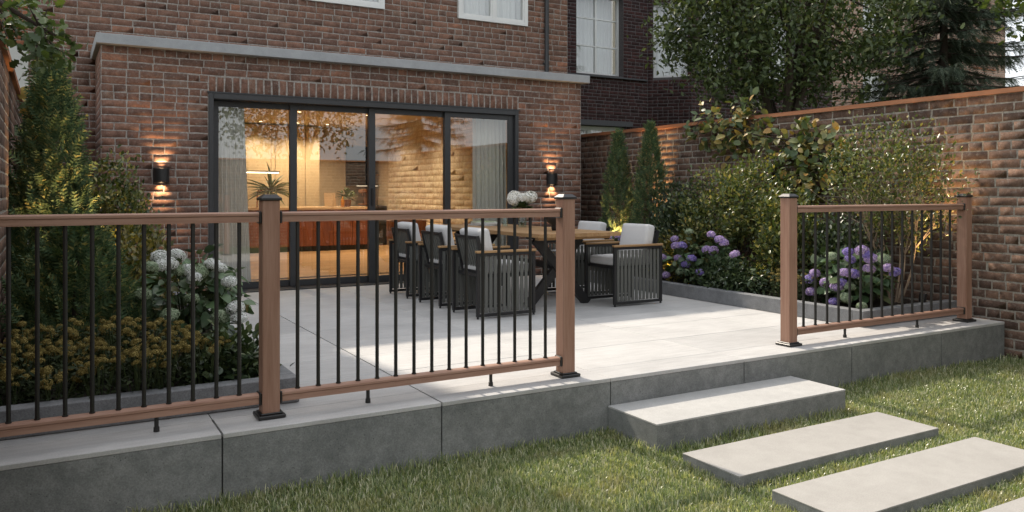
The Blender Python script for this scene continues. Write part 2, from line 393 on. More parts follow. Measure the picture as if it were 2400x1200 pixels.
def npmesh(name, V, F, mat, smooth=False):
    """V (N,3); F list of (m,k) index arrays"""
    me = bpy.data.meshes.new(name)
    V = np.asarray(V, dtype=np.float32)
    me.vertices.add(len(V)); me.vertices.foreach_set("co", V.ravel())
    tot = np.concatenate([np.full(len(f), f.shape[1], dtype=np.int32) for f in F])
    start = np.concatenate([[0], np.cumsum(tot)[:-1]]).astype(np.int32)
    loops = np.concatenate([f.ravel() for f in F]).astype(np.int32)
    me.loops.add(len(loops)); me.loops.foreach_set("vertex_index", loops)
    me.polygons.add(len(tot)); me.polygons.foreach_set("loop_start", start); me.polygons.foreach_set("loop_total", tot)
    me.update(calc_edges=True)
    if mat: me.materials.append(mat)
    if smooth: me.shade_smooth()
    return me

def link(name, me, parent=None, loc=(0, 0, 0)):
    o = bpy.data.objects.new(name, me); COL.objects.link(o); o.location = loc
    if parent is not None: o.parent = parent
    return o
WORLD = {}
def wloc(o):
    v = Vector(o.location)
    while o.parent is not None: o = o.parent; v = v + Vector(o.location)
    return v
def part(name, mb, mat, parent, smooth=False, kind=None, label=None):
    """a part whose mesh was given in world coordinates"""
    b = wloc(parent) if parent is not None else Vector((0, 0, 0))
    o = link(name, mb.mesh(name, mat, b, smooth), parent)
    if kind: o['kind'] = kind
    if label: o['label'] = label
    return o
def thing(name, label, cat, loc=(0, 0, 0), group=None, rz=0.0):
    o = bpy.data.objects.new(name, None); COL.objects.link(o)
    o.empty_display_size = 0.1; o.location = loc; o.rotation_euler = (0, 0, rz)
    o['label'] = label; o['category'] = cat
    if group: o['group'] = group
    return o
def tag(o, label, cat, group=None):
    o['label'] = label; o['category'] = cat
    if group: o['group'] = group
    return o
def structure(name, mb, mat, label=None, smooth=False):
    o = part(name, mb, mat, None, smooth); o['kind'] = 'structure'
    if label: o['label'] = label
    return o
def copy_tree(o, parent=None):
    c = o.copy(); COL.objects.link(c); c.parent = parent
    for ch in list(o.children): copy_tree(ch, c)
    return c

# ------------------------------------------------------------------ bricks
def brick_template(seed):
    """front face with a narrow worn arris that runs back into the mortar"""
    rg = np.random.default_rng(seed)
    xs = [0, .022, .5, .978, 1]; zs = [0, .055, .945, 1]
    P = np.zeros((4, 5, 3))
    lo = np.clip(rg.normal(0, .028, 5), -.05, .05); hi = np.clip(rg.normal(0, .028, 5), -.05, .05); le = rg.normal(0, .008, 4); ri = rg.normal(0, .008, 4); mid = rg.normal(0, .10)
    for j in range(4):
        for i in range(5):
            edge = i in (0, 4) or j in (0, 3)
            x = xs[i] + (le[j] if i < 2 else ri[j] if i > 2 else mid)
            z = zs[j] + (lo[i] if j < 2 else hi[i])
            P[j, i] = (x, 0.0015 if edge else -0.0026 + rg.normal(0, .0005), z)
    F = [(j * 5 + i, j * 5 + i + 1, (j + 1) * 5 + i + 1, (j + 1) * 5 + i) for j in range(3) for i in range(4)]
    return P.reshape(-1, 3), np.array(F, dtype=np.int32)
BT = [brick_template(100 + i) for i in range(10)]

def lay(w, h, holes, course, blen, joint, rg, header=0.18):
    """list of (u0,u1,v0,v1) for a wall of w x h with holes"""
    out = []; nrow = int(h / course + 1e-6)
    c = h / nrow if nrow else h
    for r in range(nrow):
        v0 = r * c + joint / 2; v1 = (r + 1) * c - joint / 2
        segs = [(0.0, w)]
        for (a, b, d, e) in holes:
            if v1 > d + 0.01 and v0 < e - 0.01:
                ns = []
                for (s0, s1) in segs:
                    if b <= s0 or a >= s1: ns.append((s0, s1)); continue
                    if a > s0: ns.append((s0, a))
                    if b < s1: ns.append((b, s1))
                segs = ns
        allhead = rg.random() < 0.16
        for (s0, s1) in segs:
            if s1 - s0 < 0.03: continue
            u = s0 - (0.0 if r % 2 else blen / 2) - rg.uniform(0, 0.03) * 0
            while u < s1 - 0.02:
                L = blen / 2 if (allhead or rg.random() < header) else blen
                L *= rg.uniform(0.96, 1.05)
                a = max(u, s0); b = min(u + L, s1)
                if s1 - b < 0.05: b = s1; L = s1 - u + 0.01
                if b - a > 0.035:
                    out.append((a + joint / 2 * rg.uniform(0.6, 1.4), b - joint / 2 * rg.uniform(0.6, 1.4), v0 + rg.normal(0, 0.0012), v1 + rg.normal(0, 0.0012)))
                u += L
    return out

def bricks(parent, jobs, mat, seed, n_ind=300, name='brick'):
    """jobs: list of (origin, udir, list of (u0,u1,v0,v1)); the n_ind that show largest become parts, the rest one stuff part"""
    rg = np.random.default_rng(seed); base = wloc(parent)
    meshes = [npmesh(name, V, [F], mat) for V, F in BT]
    allb = []
    for (o, u, lst) in jobs:
        o = np.array(o, float); u = np.array(u, float); z = np.array((0, 0, 1.0)); y = np.cross(z, u)
        for (a, b, c, d) in lst:
            mid = o + u * (a + b) / 2 + z * (c + d) / 2
            p1 = proj(o + u * a + z * c); p2 = proj(o + u * b + z * d)
            x, yy, D = proj(mid)
            facing = -(y[0] * mid[0] + y[1] * mid[1]) < 0
            ar = abs((p2[0] - p1[0]) * (d - c) * 1880 / D)
            if not (-20 < x < 2420 and -12 < yy < 1212): ar = 0
            if -mid[0] * (-y[0]) - mid[1] * (-y[1]) < 0: ar *= 0.0
            allb.append((ar, o, u, y, a, b, c, d))
    allb.sort(key=lambda t: -t[0])
    rest_V = []; rest_F = []; cnt = 0
    for q, (ar, o, u, y, a, b, c, d) in enumerate(allb):
        k = int(rg.integers(len(BT))); pr = rg.uniform(0.75, 1.35); tilt = rg.normal(0, 0.006)
        u2 = u * math.cos(tilt) + np.array((0, 0, 1.0)) * math.sin(tilt) * (1 if True else 0)
        z2 = np.array((0, 0, 1.0)) * math.cos(tilt) - u * math.sin(tilt)
        org = o + u * a + np.array((0, 0, 1.0)) * c
        if q < n_ind and ar > 0:
            ob = bpy.data.objects.new(name, meshes[k]); COL.objects.link(ob); ob.parent = parent
            m = Matrix(((u2[0] * (b - a), y[0] * pr, z2[0] * (d - c), org[0] - base[0]),
                        (u2[1] * (b - a), y[1] * pr, z2[1] * (d - c), org[1] - base[1]),
                        (u2[2] * (b - a), y[2] * pr, z2[2] * (d - c), org[2] - base[2]), (0, 0, 0, 1)))
            ob.matrix_basis = m
        else:
            V, F = BT[k]
            W = org + V[:, :1] * (b - a) * u2 + V[:, 1:2] * pr * y + V[:, 2:] * (d - c) * z2
            rest_V.append(W - np.array(base)); rest_F.append(F + cnt); cnt += len(V)
    if rest_V:
        ob = link(name, npmesh(name, np.vstack(rest_V), [np.vstack(rest_F)], mat), parent); ob['kind'] = 'stuff'

def core(mb, o, u, w, h, holes=(), reveal=0.12):
    """front skin of a wall with openings and their reveals"""
    o = Vector(o); u = Vector(u); z = Vector((0, 0, 1)); y = z.cross(u)
    us = sorted({0, w, *[min(max(t, 0), w) for q in holes for t in q[:2]]}); vs = sorted({0, h, *[min(max(t, 0), h) for q in holes for t in q[2:]]})
    for i in range(len(us) - 1):
        for j in range(len(vs) - 1):
            cu = (us[i] + us[i + 1]) / 2; cv = (vs[j] + vs[j + 1]) / 2
            if any(a < cu < b and c < cv < d for a, b, c, d in holes): continue
            mb.quad(o + u * us[i] + z * vs[j], o + u * us[i + 1] + z * vs[j], o + u * us[i + 1] + z * vs[j + 1], o + u * us[i] + z * vs[j + 1])
    for a, b, c, d in holes:
        p = [o + u * a + z * c, o + u * b + z * c, o + u * b + z * d, o + u * a + z * d]
        for k in range(4):
            if c <= 0.001 and k == 0: continue
            e, f = p[k], p[(k + 1) % 4]
            mb.quad(e, f, f + y * reveal, e + y * reveal)

# ------------------------------------------------------------------ leaves
def unit(v): return v / np.maximum(np.linalg.norm(v, axis=-1, keepdims=True), 1e-9)
T_SIMPLE = (np.array([(0, 0, 0), (-.26, .5, .07), (0, 1, -.06), (.26, .5, .07)], float), [np.array([(0, 3, 2), (0, 2, 1)])])
T_NARROW = (np.array([(0, 0, 0), (-.15, .45, .05), (0, 1, -.12), (.15, .45, .05)], float), [np.array([(0, 3, 2), (0, 2, 1)])])
def t_broad(w=0.33, curl=0.12):
    ys = [0, .22, .5, .78, 1.0]; ws = [0.03, .8, 1.0, .66, 0.02]
    V = []
    for y, k in zip(ys, ws):
        zc = -curl * (y * y); V += [(-w * k, y, zc + 0.25 * w * k), (0, y, zc), (w * k, y, zc + 0.25 * w * k)]
    F = []
    for i in range(4):
        b = 3 * i; F += [(b, b + 1, b + 4, b + 3), (b + 1, b + 2, b + 5, b + 4)]
    return np.array(V, float), [np.array(F)]
T_BROAD = t_broad(); T_ROUND = t_broad(0.40, 0.2); T_LONG = t_broad(0.2, 0.35)
def t_oak():
    ys = [0, .15, .28, .4, .52, .64, .76, .88, 1.0]; ws = [.03, .12, .26, .15, .33, .2, .30, .2, .04]
    V = []
    for y, k in zip(ys, ws): V += [(-k, y, .12 * k - .1 * y * y), (0, y, -.1 * y * y), (k, y, .12 * k - .1 * y * y)]
    F = []
    for i in range(len(ys) - 1):
        b = 3 * i; F += [(b, b + 1, b + 4, b + 3), (b + 1, b + 2, b + 5, b + 4)]
    return np.array(V, float), [np.array(F)]
T_OAK = t_oak()
def t_spray(n=6, spread=0.30, droop=0.1, wb=0.06):
    V = [(-.02, 0, 0), (.02, 0, 0), (0, 1, -droop)]; F = [(0, 1, 2)]
    for i in range(n):
        y = 0.1 + 0.75 * i / (n - 1); L = spread * (1 - 0.7 * i / n)
        for sg in (-1, 1):
            b = len(V); z0 = -droop * y * y
            V += [(0, y - wb, z0), (0, y + wb, z0), (sg * L, y + L * 0.75, z0 + 0.05)]; F.append((b, b + 1, b + 2) if sg < 0 else (b + 1, b, b + 2))
    return np.array(V, float), [np.array(F)]
T_SPRAY = t_spray(); T_NEEDLE = t_spray(10, 0.17, 0.35, 0.035)
def t_floret():
    V = [(0, 0, .0)]; F = []
    for k in range(4):
        t = k * math.pi / 2; c, s_ = math.cos(t), math.sin(t)
        b = len(V)
        for (x, y, z) in ((.22, .25, .05), (.0, .62, .12), (-.22, .25, .05)):
            V.append((x * c - y * s_, x * s_ + y * c, z))
        F.append((0, b, b + 1, b + 2))
    return np.array(V, float), [np.array(F)]
T_FLORET = t_floret()

def leaves(P, axis, nrm, size, tmpl):
    """P,axis,nrm (n,3); size (n,): arrays for npmesh"""
    V, Fs = tmpl; n = len(P)
    axis = unit(axis); side = unit(np.cross(axis, nrm)); nn = np.cross(side, axis)
    W = P[:, None, :] + size[:, None, None] * (V[None, :, 0:1] * side[:, None, :] + V[None, :, 1:2] * axis[:, None, :] + V[None, :, 2:3] * nn[:, None, :])
    k = len(V); off = (np.arange(n) * k)[:, None, None]
    return W.reshape(-1, 3), [(f[None] + off).reshape(-1, f.shape[1]) for f in Fs]

def join(parts):
    Vs = []; Fs = {}; c = 0
    for V, F in parts:
        for f in F: Fs.setdefault(f.shape[1], []).append(f + c)
        Vs.append(V); c += len(V)
    return np.vstack(Vs), [np.vstack(v) for v in Fs.values()]

def cloud(rg, centres, per, spread, size, tmpl, outward=None, up=0.4, jit=0.8):
    """leaf clumps: per leaves round each centre"""
    n = len(centres) * per
    C = np.repeat(centres, per, 0)
    d = rg.normal(size=(n, 3)); P = C + d * spread
    ax = rg.normal(size=(n, 3)) * jit
    if outward is not None: ax = ax + unit(C - outward) * 1.0
    ax[:, 2] += up * rg.normal(0.2, 0.6, n)
    nr = rg.normal(size=(n, 3)) * 0.7; nr[:, 2] += 1.0
    sz = size * rg.uniform(0.65, 1.25, n)
    return leaves(P, ax, nr, sz, tmpl)

def ell_points(rg, n, c, r, shell=0.55, lumps=6, amp=0.22):
    """points in a lumpy ellipsoid, denser towards the outside"""
    d = unit(rg.normal(size=(n, 3)))
    L = unit(rg.normal(size=(lumps, 3)))
    k = 1 + amp * (np.max(d @ L.T, 1) - 0.7) / 0.3
    rad = (rg.uniform(shell ** 3, 1, n) ** (1 / 3)) * k
    return np.array(c) + d * np.array(r) * rad[:, None]

def limbs(mb, rg, base, tips, r0, n_side=6, sag=0.1, common=0.35):
    base = np.array(base, float)
    for t in tips:
        t = np.array(t, float); m = base + (t - base) * 0.5 + rg.normal(0, 0.06, 3) * np.linalg.norm(t - base)
        m[2] += sag * np.linalg.norm(t - base) * 0.4
        pts = []
        for s_ in np.linspace(0, 1, 7):
            pts.append(tuple((1 - s_) ** 2 * base + 2 * s_ * (1 - s_) * m + s_ * s_ * t))
        mb.tube(pts, list(np.linspace(r0, r0 * 0.22, 7)), n_side)

# ------------------------------------------------------------------ ground, patio, steps
GZ = -0.305
mb = MB()
mb.quad((-150, -150, GZ), (150, -150, GZ), (150, 150, GZ), (-150, 150, GZ))
structure("lawn", mb, M['lawn'])

mb = MB(); mb.box(-0.24, 6.86, 3.735, 8.90, GZ - 0.02, -0.022)
patio = structure("patio", mb, M['joint'])
XJ = [-0.24, 0.6595, 1.7275, 2.795, 3.86, 4.915, 5.97, 6.84]
YR = [3.72, 3.98, 4.515, 5.05, 5.585, 6.12, 6.655, 7.19, 7.725, 8.26, 8.82]
for i in range(len(XJ) - 1):
    for j in range(len(YR) - 1):
        g = 0.0035 if (XJ[i] in (1.7275,) or XJ[i + 1] in (1.7275,) or j == 0) else 0.002
        gl = 0.0045 if XJ[i] in (0.6595, 1.7275) else 0.0018
        gr = 0.0045 if XJ[i + 1] in (0.6595, 1.7275) else 0.0018
        if j > 0 and XJ[i] == 0.6595: gl = 0.0018
        if j > 0 and XJ[i + 1] == 0.6595: gr = 0.0018
        dz = random.uniform(-0.0006, 0.0006)
        mb = MB(); mb.box(XJ[i] + gl, XJ[i + 1] - gr, YR[j] + (0.0015 if j else 0.0), YR[j + 1] - 0.0015, -0.021, dz, 0.0015)
        part("tile", mb, M['tile'], patio)
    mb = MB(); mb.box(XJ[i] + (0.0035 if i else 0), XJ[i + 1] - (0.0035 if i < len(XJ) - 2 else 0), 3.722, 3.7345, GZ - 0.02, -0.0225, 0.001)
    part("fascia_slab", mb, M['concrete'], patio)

st = thing("concrete_step", "thick pale concrete step set against the patio edge between the two railings", "step", (3.52, 3.5, GZ))
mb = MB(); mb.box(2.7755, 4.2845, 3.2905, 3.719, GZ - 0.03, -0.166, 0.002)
part("step_block_shade_tone", mb, M['concrete'], st)  # same material as the top; shade of the sides put into a darker colour
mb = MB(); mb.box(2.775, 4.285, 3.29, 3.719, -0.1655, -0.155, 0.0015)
part("tread_lit_tone", mb, M['concrete_light'], st)
for (x0, x1, y0, y1, lab) in ((2.775, 4.315, 2.705, 3.092, "long flat stepping stone in the grass right in front of the concrete step"),
                              (2.775, 4.33, 2.125, 2.512, "long flat stepping stone in the grass second from the concrete step"),
                              (2.775, 4.33, 1.50, 1.912, "long flat stepping stone in the grass farthest from the concrete step")):
    t = thing("stepping_stone", lab, "stepping stone", ((x0 + x1) / 2, (y0 + y1) / 2, GZ), "stepping stones in the lawn")
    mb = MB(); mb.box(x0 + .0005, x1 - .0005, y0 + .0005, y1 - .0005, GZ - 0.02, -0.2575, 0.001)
    part("slab_body_shade_tone", mb, M['concrete'], t)  # darker body colour stands for the shade on the stone's sides
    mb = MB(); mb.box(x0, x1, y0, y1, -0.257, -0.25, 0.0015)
    part("slab_top_lit_tone", mb, M['stone'], t)

# planters
def planter(name, lab, pieces, soil):
    t = thing(name, lab, "planter", (pieces[0][0], pieces[0][2], 0))
    for (x0, x1, y0, y1) in pieces:
        mb = MB(); mb.box(x0, x1, y0, y1, 0.002, 0.128, 0.003); part("curb", mb, M['curb'], t)
    mb = MB(); rg = np.random.default_rng(3)
    x0, x1, y0, y1 = soil; nx, ny = 12, 30
    for i in range(nx + 1):
        for j in range(ny + 1):
            mb.v.append((x0 + (x1 - x0) * i / nx, y0 + (y1 - y0) * j / ny, 0.07 + rg.uniform(0, 0.03)))
    for i in range(nx):
        for j in range(ny):
            a = i * (ny + 1) + j; mb.f.append((a, a + ny + 1, a + ny + 2, a + 1))
    part("soil", mb, M['soil'], t)
    return t
planter("raised_bed", "low grey concrete planter beside the left end of the house with yellow sedum",
        [(-0.235, 1.10, 4.09, 4.19), (1.0, 1.10, 4.193, 8.80)], (-0.235, 1.0, 4.19, 8.85))
planter("raised_bed", "low grey concrete planter along the tall garden wall with purple hydrangeas",
        [(5.57, 6.85, 4.115, 4.215), (5.57, 5.67, 4.218, 8.80)], (5.67, 6.86, 4.215, 8.85))

# ------------------------------------------------------------------ extension (front brick box with the sliding door)
FY = 8.92
ext = thing("brick_extension", "single storey brown brick extension with flat concrete roof and wide glass door", "extension", (3.3, FY, 0))
mb = MB()
door = (1.44 - 0.43, 5.222 - 0.43, 0.0, 2.125)
core(mb, (0.43, FY, 0), (1, 0, 0), 6.20 - 0.43, 2.535, [door], 0.22)
core(mb, (0.43, 10.0, 0), (0, -1, 0), 10.0 - FY, 2.535)
core(mb, (6.20, FY, 0), (0, 1, 0), 10.0 - FY, 2.535)
part("wall", mb, M['mortar'], ext)
rg = np.random.default_rng(11)
sold = (1.438 - 0.43, 5.222 - 0.43, 0.0, 2.300)
lst = lay(6.20 - 0.43, 2.535, [sold], 0.0768, 0.232, 0.009, rg)
bricks(ext, [((0.43, FY, 0), (1, 0, 0), lst), ((0.43, 10.0, 0), (0, -1, 0), lay(10.0 - FY - 0.01, 2.535, [], 0.0768, 0.232, 0.009, rg)),
             ((6.20, FY + 0.01, 0), (0, 1, 0), lay(10.0 - FY - 0.02, 2.535, [], 0.0768, 0.232, 0.009, rg))], M['brick'], 5)
ns = 46; sw = (5.222 - 1.438) / ns
for i in range(ns):          # soldier course
    a = 1.438 + i * sw
    V, F = BT[i % len(BT)]
    if i < len(BT): pass
    ob = bpy.data.objects.new("soldier_brick", None) if False else None
SM = [npmesh("soldier_brick", np.stack([V[:, 2], V[:, 1], V[:, 0]], 1), [F[:, ::-1]], M['brick']) for V, F in BT]
for i in range(ns):
    a = 1.438 + i * sw
    ob = link("soldier_brick", SM[random.randrange(10)], ext)
    b = wloc(ext)
    ob.location = (a + 0.006 - b[0], FY - b[1], 2.137 - b[2] + random.uniform(-.002, .002)); ob.scale = (sw - 0.013 + random.uniform(-.003, .001), random.uniform(.8, 1.3), 0.158 + random.uniform(-.004, .002))
mb = MB(); mb.box(0.385, 6.285, 8.825, 9.995, 2.538, 2.638, 0.004)
part("roof_slab", mb, M['slabroof'], ext)

# sliding door
mb = MB()
mb.box(1.442, 1.492, 8.905, 9.13, 0.0, 2.122, 0.003); mb.box(5.172, 5.22, 8.905, 9.13, 0.0, 2.122, 0.003)
mb.box(1.493, 5.171, 8.905, 9.13, 2.062, 2.122, 0.003); mb.box(1.442, 5.22, 8.83, 9.13, -0.018, 0.012, 0.002)
mb.box(1.425, 5.235, 8.900, 8.912, 2.1225, 2.136)
part("door_frame", mb, M['frame'], ext)
PX = [1.493, 2.37, 3.28, 4.24, 5.171]
for i in range(4):
    x0 = PX[i] - (0.042 if i else 0); x1 = PX[i + 1] + (0.042 if i < 3 else 0)
    y = 9.085 - 0.045 * i; w = 0.078
    mb = MB(); f = 0.036
    mb.box(x0, x0 + w, y, y + f, 0.015, 2.06, 0.002); mb.box(x1 - w, x1, y, y + f, 0.015, 2.06, 0.002)
    mb.box(x0 + w, x1 - w, y + .001, y + f - .001, 2.0, 2.06, 0.002); mb.box(x0 + w, x1 - w, y + .001, y + f - .001, 0.015, 0.088, 0.002)
    dp = part("door_panel", mb, M['frame'], ext)
    mb = MB(); mb.quad((x0 + w - .005, y + f / 2, 0.08), (x1 - w + .005, y + f / 2, 0.08), (x1 - w + .005, y + f / 2, 2.005), (x0 + w - .005, y + f / 2, 2.005))
    part("pane", mb, M['glass'], dp)
    if i in (1, 2):
        mb = MB(); hx = x0 + w / 2 if i == 2 else x1 - w / 2
        mb.box(hx - .012, hx + .012, y - .02, y - .001, 0.92, 1.12, .004); part("handle", mb, M['black'], dp)

# wall lamps
def wall_lamp(x, lab):
    t = thing("wall_lamp", lab, "wall lamp", (x, FY, 1.245), "up and down lights on the brick extension")
    mb = MB(); n = 18; R_ = 0.078; z0, z1 = -0.083, 0.083
    for k in range(n + 1):
        a = math.pi * k / n
        for (r, zz) in ((R_, z0), (R_, z1), (R_ - .006, z1), (R_ - .006, z0)):
            xx = -math.cos(a) * r; yy = -math.sin(a) * r * 1.05 - 0.01
            cut = 0.02 * math.sin(a)
            mb.v.append((x + xx, FY + yy, 1.245 + (zz - cut if zz > 0 else zz + cut)))
    for k in range(n):
        for q in range(4):
            a = 4 * k + q; b = 4 * k + (q + 1) % 4
            mb.f.append((a, b, b + 4, a + 4))
    part("shade", mb, M['black'], t, smooth=False)
    mb = MB(); mb.box(x - .076, x + .076, FY - .0185, FY - .009, 1.245 - .08, 1.245 + .08, .001); part("back_plate", mb, M['black'], t)
    mb = MB(); mb.box(x - .03, x + .03, FY - .062, FY - .02, 1.245 - .035, 1.245 + .035, .004); lb = part("lamp_block", mb, M['black'], t)
    for s_, nm in ((1, "lamp_lens"), (-1, "lamp_lens")):
        mb = MB(); mb.lathe([(0.001, s_ * .0365), (0.02, s_ * .0365), (0.02, s_ * .034)], (x, FY - .042, 1.245), 12); part(nm, mb, M['lamp_warm'], lb)
        ld = bpy.data.lights.new("lamp_light", 'SPOT'); ld.energy = 9; ld.color = (1.0, 0.62, 0.33); ld.spot_size = R(80); ld.spot_blend = 0.9; ld.shadow_soft_size = 0.012
        lo = bpy.data.objects.new("lamp_light", ld); COL.objects.link(lo); lo.parent = t
        lo.location = (0, -.045, s_ * .045); lo.rotation_euler = (R(180) if s_ > 0 else 0, 0, 0)
        lo.rotation_euler = Vector((0, 0.10, s_)).to_track_quat('-Z', 'Y').to_euler()
wall_lamp(0.98, "black half-round wall light glowing up and down left of the glass door")
wall_lamp(5.725, "black half-round wall light glowing up and down right of the glass door")

# ------------------------------------------------------------------ house behind the extension
HY = 10.0
EAVE = 4.72
hs = thing("brick_house", "two storey brown brick house rising behind the extension with white windows", "house", (3.3, HY, 0))
hx0, hx1 = -0.21, 6.708
wins = [(2.70, 3.805, 3.48, 4.45), (4.885, 6.001, 3.48, 4.45)]
mb = MB()
inner = (0.62 - hx0, 6.03 - hx0, 0.0, 2.44)
core(mb, (hx0, HY, GZ), (1, 0, 0), hx1 - hx0, EAVE - GZ, [(a - hx0 + .02, b - hx0 - .02, c - GZ + .02, d - GZ - .02) for a, b, c, d in wins] + [(inner[0], inner[1], -GZ, 2.44 - GZ)], 0.14)
core(mb, (hx1, HY, GZ), (0, 1, 0), 7.0, EAVE - GZ)
core(mb, (hx0, HY + 7, GZ), (0, -1, 0), 7.0, EAVE - GZ)
core(mb, (hx1, HY + 7, GZ), (-1, 0, 0), hx1 - hx0, EAVE - GZ)
part("wall", mb, M['mortar'], hs)
lst = lay(hx1 - hx0, EAVE, [(a - hx0 - .01, b - hx0 + .01, c - .005, d + .01) for a, b, c, d in wins] + [(0.44 - hx0, 6.19 - hx0, 0, 2.60)], 0.0768, 0.228, 0.008, rg)
bricks(hs, [((hx0, HY, 0), (1, 0, 0), lst)], M['brick'], 6)
def window(parent, o, u, w, h, mull=(0.5,), rails=(), fr=0.06, matf='white', curtain='sheer', glass='glass_win', depth=0.05, back=0.16, sash=True):
    """window set in the plane o/u (world): frame part with panes and a curtain, or a dark sheet for an unlit room, as sub-parts"""
    o = Vector(o); u = Vector(u); z = Vector((0, 0, 1)); y = z.cross(u)
    def bx(m, a, b, c, d, y0, y1):
        m.hexa([o + u * a + z * c + y * y0, o + u * b + z * c + y * y0, o + u * b + z * c + y * y1, o + u * a + z * c + y * y1,
                o + u * a + z * d + y * y0, o + u * b + z * d + y * y0, o + u * b + z * d + y * y1, o + u * a + z * d + y * y1])
    m = MB()
    bx(m, 0, fr, 0, h, 0, depth); bx(m, w - fr, w, 0, h, 0, depth); bx(m, fr, w - fr, 0, fr, .002, depth); bx(m, fr, w - fr, h - fr, h, .002, depth)
    us = [fr] + [q * w for q in mull] + [w - fr]; vs = [fr] + [q * h for q in rails] + [h - fr]
    for q in mull: bx(m, q * w - fr * .45, q * w + fr * .45, fr, h - fr, .004, depth)
    for q in rails: bx(m, fr, w - fr, q * h - fr * .24, q * h + fr * .24, .007, depth - .002)
    if sash:
        for i in range(len(us) - 1):
            for j in range(len(vs) - 1):
                a = us[i] + (fr * .45 if i else 0); b = us[i + 1] - (fr * .45 if i < len(us) - 2 else 0)
                c = vs[j] + (fr * .32 if j else 0); d = vs[j + 1] - (fr * .32 if j < len(vs) - 2 else 0); s_ = fr * .45
                bx(m, a, a + s_, c, d, .012, depth - .004); bx(m, b - s_, b, c, d, .012, depth - .004); bx(m, a + s_, b - s_, c, c + s_, .013, depth - .005); bx(m, a + s_, b - s_, d - s_, d, .013, depth - .005)
    f = part("window", m, M[matf], parent)
    for i in range(len(us) - 1):
        for j in range(len(vs) - 1):
            m = MB(); q = depth * .6
            m.quad(o + u * us[i] + z * vs[j] + y * q, o + u * us[i + 1] + z * vs[j] + y * q, o + u * us[i + 1] + z * vs[j + 1] + y * q, o + u * us[i] + z * vs[j + 1] + y * q)
            part("pane", m, M[glass], f)
    if curtain:
        m = MB(); n = int(w / 0.012)
        for i in range(n + 1):
            t = i / n; d = back + 0.018 * math.sin(i * 0.75) + 0.01 * math.sin(i * 0.23 + 1)
            p = o + u * (t * w) + y * d; m.v.append(tuple(p + z * 0)); m.v.append(tuple(p + z * h))
        for i in range(n): m.f.append((2 * i, 2 * i + 2, 2 * i + 3, 2 * i + 1))
        part("curtain_or_dark_sheet", m, M[curtain], f, smooth=True)
    return f
for a, b, c, d in wins:
    window(hs, (a, HY - .03, c), (1, 0, 0), b - a, d - c, (0.5,), (), fr=.055, depth=.07)
mb = MB(); mb.tube([(6.31, HY - .05, 2.66), (6.31, HY - .05, 3.45)], .032, 12); mb.tube([(6.31, HY - .05, 3.45), (6.31, HY - .05, 3.50)], .037, 12); mb.tube([(6.31, HY - .05, 3.50), (6.31, HY - .05, EAVE)], .032, 12)
part("downpipe", mb, M['frame'], hs, smooth=False)
for z in (2.95, 4.0):
    mb = MB(); mb.box(6.27, 6.35, HY - .06, HY, z, z + .025, .002); part("pipe_bracket", mb, M['frame'], hs)
mb = MB()
mb.add([(hx0 - .03, HY - .08, EAVE), (hx1 + .08, HY - .08, EAVE), (hx1 + .08, HY + 7.15, EAVE), (hx0 - .03, HY + 7.15, EAVE), (hx0 - .03, HY + 3.5, EAVE + 2.2), (hx1 + .08, HY + 3.5, EAVE + 2.2)],
       [(0, 1, 5, 4), (2, 3, 4, 5), (1, 2, 5), (3, 0, 4), (3, 2, 1, 0)])
part("roof", mb, M['roof_tile'], hs)
mb = MB(); mb.box(-0.19, 0.93, HY + .25, HY + 1.2, EAVE - .1, 9.3); part("added_shade_stack", mb, M['brick'], hs)  # unseen tall mass, added to shade the left of patio and lawn

# ------------------------------------------------------------------ interior seen through the glass
IX0, IX1, IY1, IZ = 0.62, 5.95, 16.6, 2.42
mb = MB(); mb.box(IX0, IX1 + .08, FY + .25, IY1, -.04, -.012); fl = structure("interior_floor", mb, M['joint'])
pw = 0.19; nrow = int((IY1 - FY - .25) / pw)
pm = []
for j in range(nrow):
    x = IX0 - random.uniform(0, 1.4)
    while x < IX1:
        L = random.uniform(1.5, 2.2); a = max(x, IX0); b = min(x + L, IX1 + .06)
        if b - a > .05:
            mb = MB(); mb.box(a + .001, b - .001, FY + .25 + j * pw + .001, FY + .25 + (j + 1) * pw - .001, -.0115, 0.0, .001); part("plank", mb, M['planks'], fl)
        x += L
mb = MB(); mb.box(IX0 - .1, IX1 + .2, FY + .24, IY1 + .1, IZ, IZ + .04); structure("interior_ceiling", mb, M['plaster'])
mb = MB(); mb.box(IX0 - .1, IX1 + .2, IY1, IY1 + .08, -.01, IZ); mb.box(IX0 - .1, IX0, FY + .24, IY1, -.01, IZ)
structure("interior_wall", mb, M['plaster'])
mb = MB(); mb.box(IX1 + .002, IX1 + .09, FY + .24, IY1, -.01, IZ)
iw = structure("interior_wall", mb, M['mortar_paint'])
rgi = np.random.default_rng(21)
bricks(iw, [((IX1 + .002, 15.4, 0), (0, -1, 0), lay(15.4 - 11.6, IZ, [], 0.105, 0.62, 0.007, rgi, 0.05))], M['brick_paint'], 8)
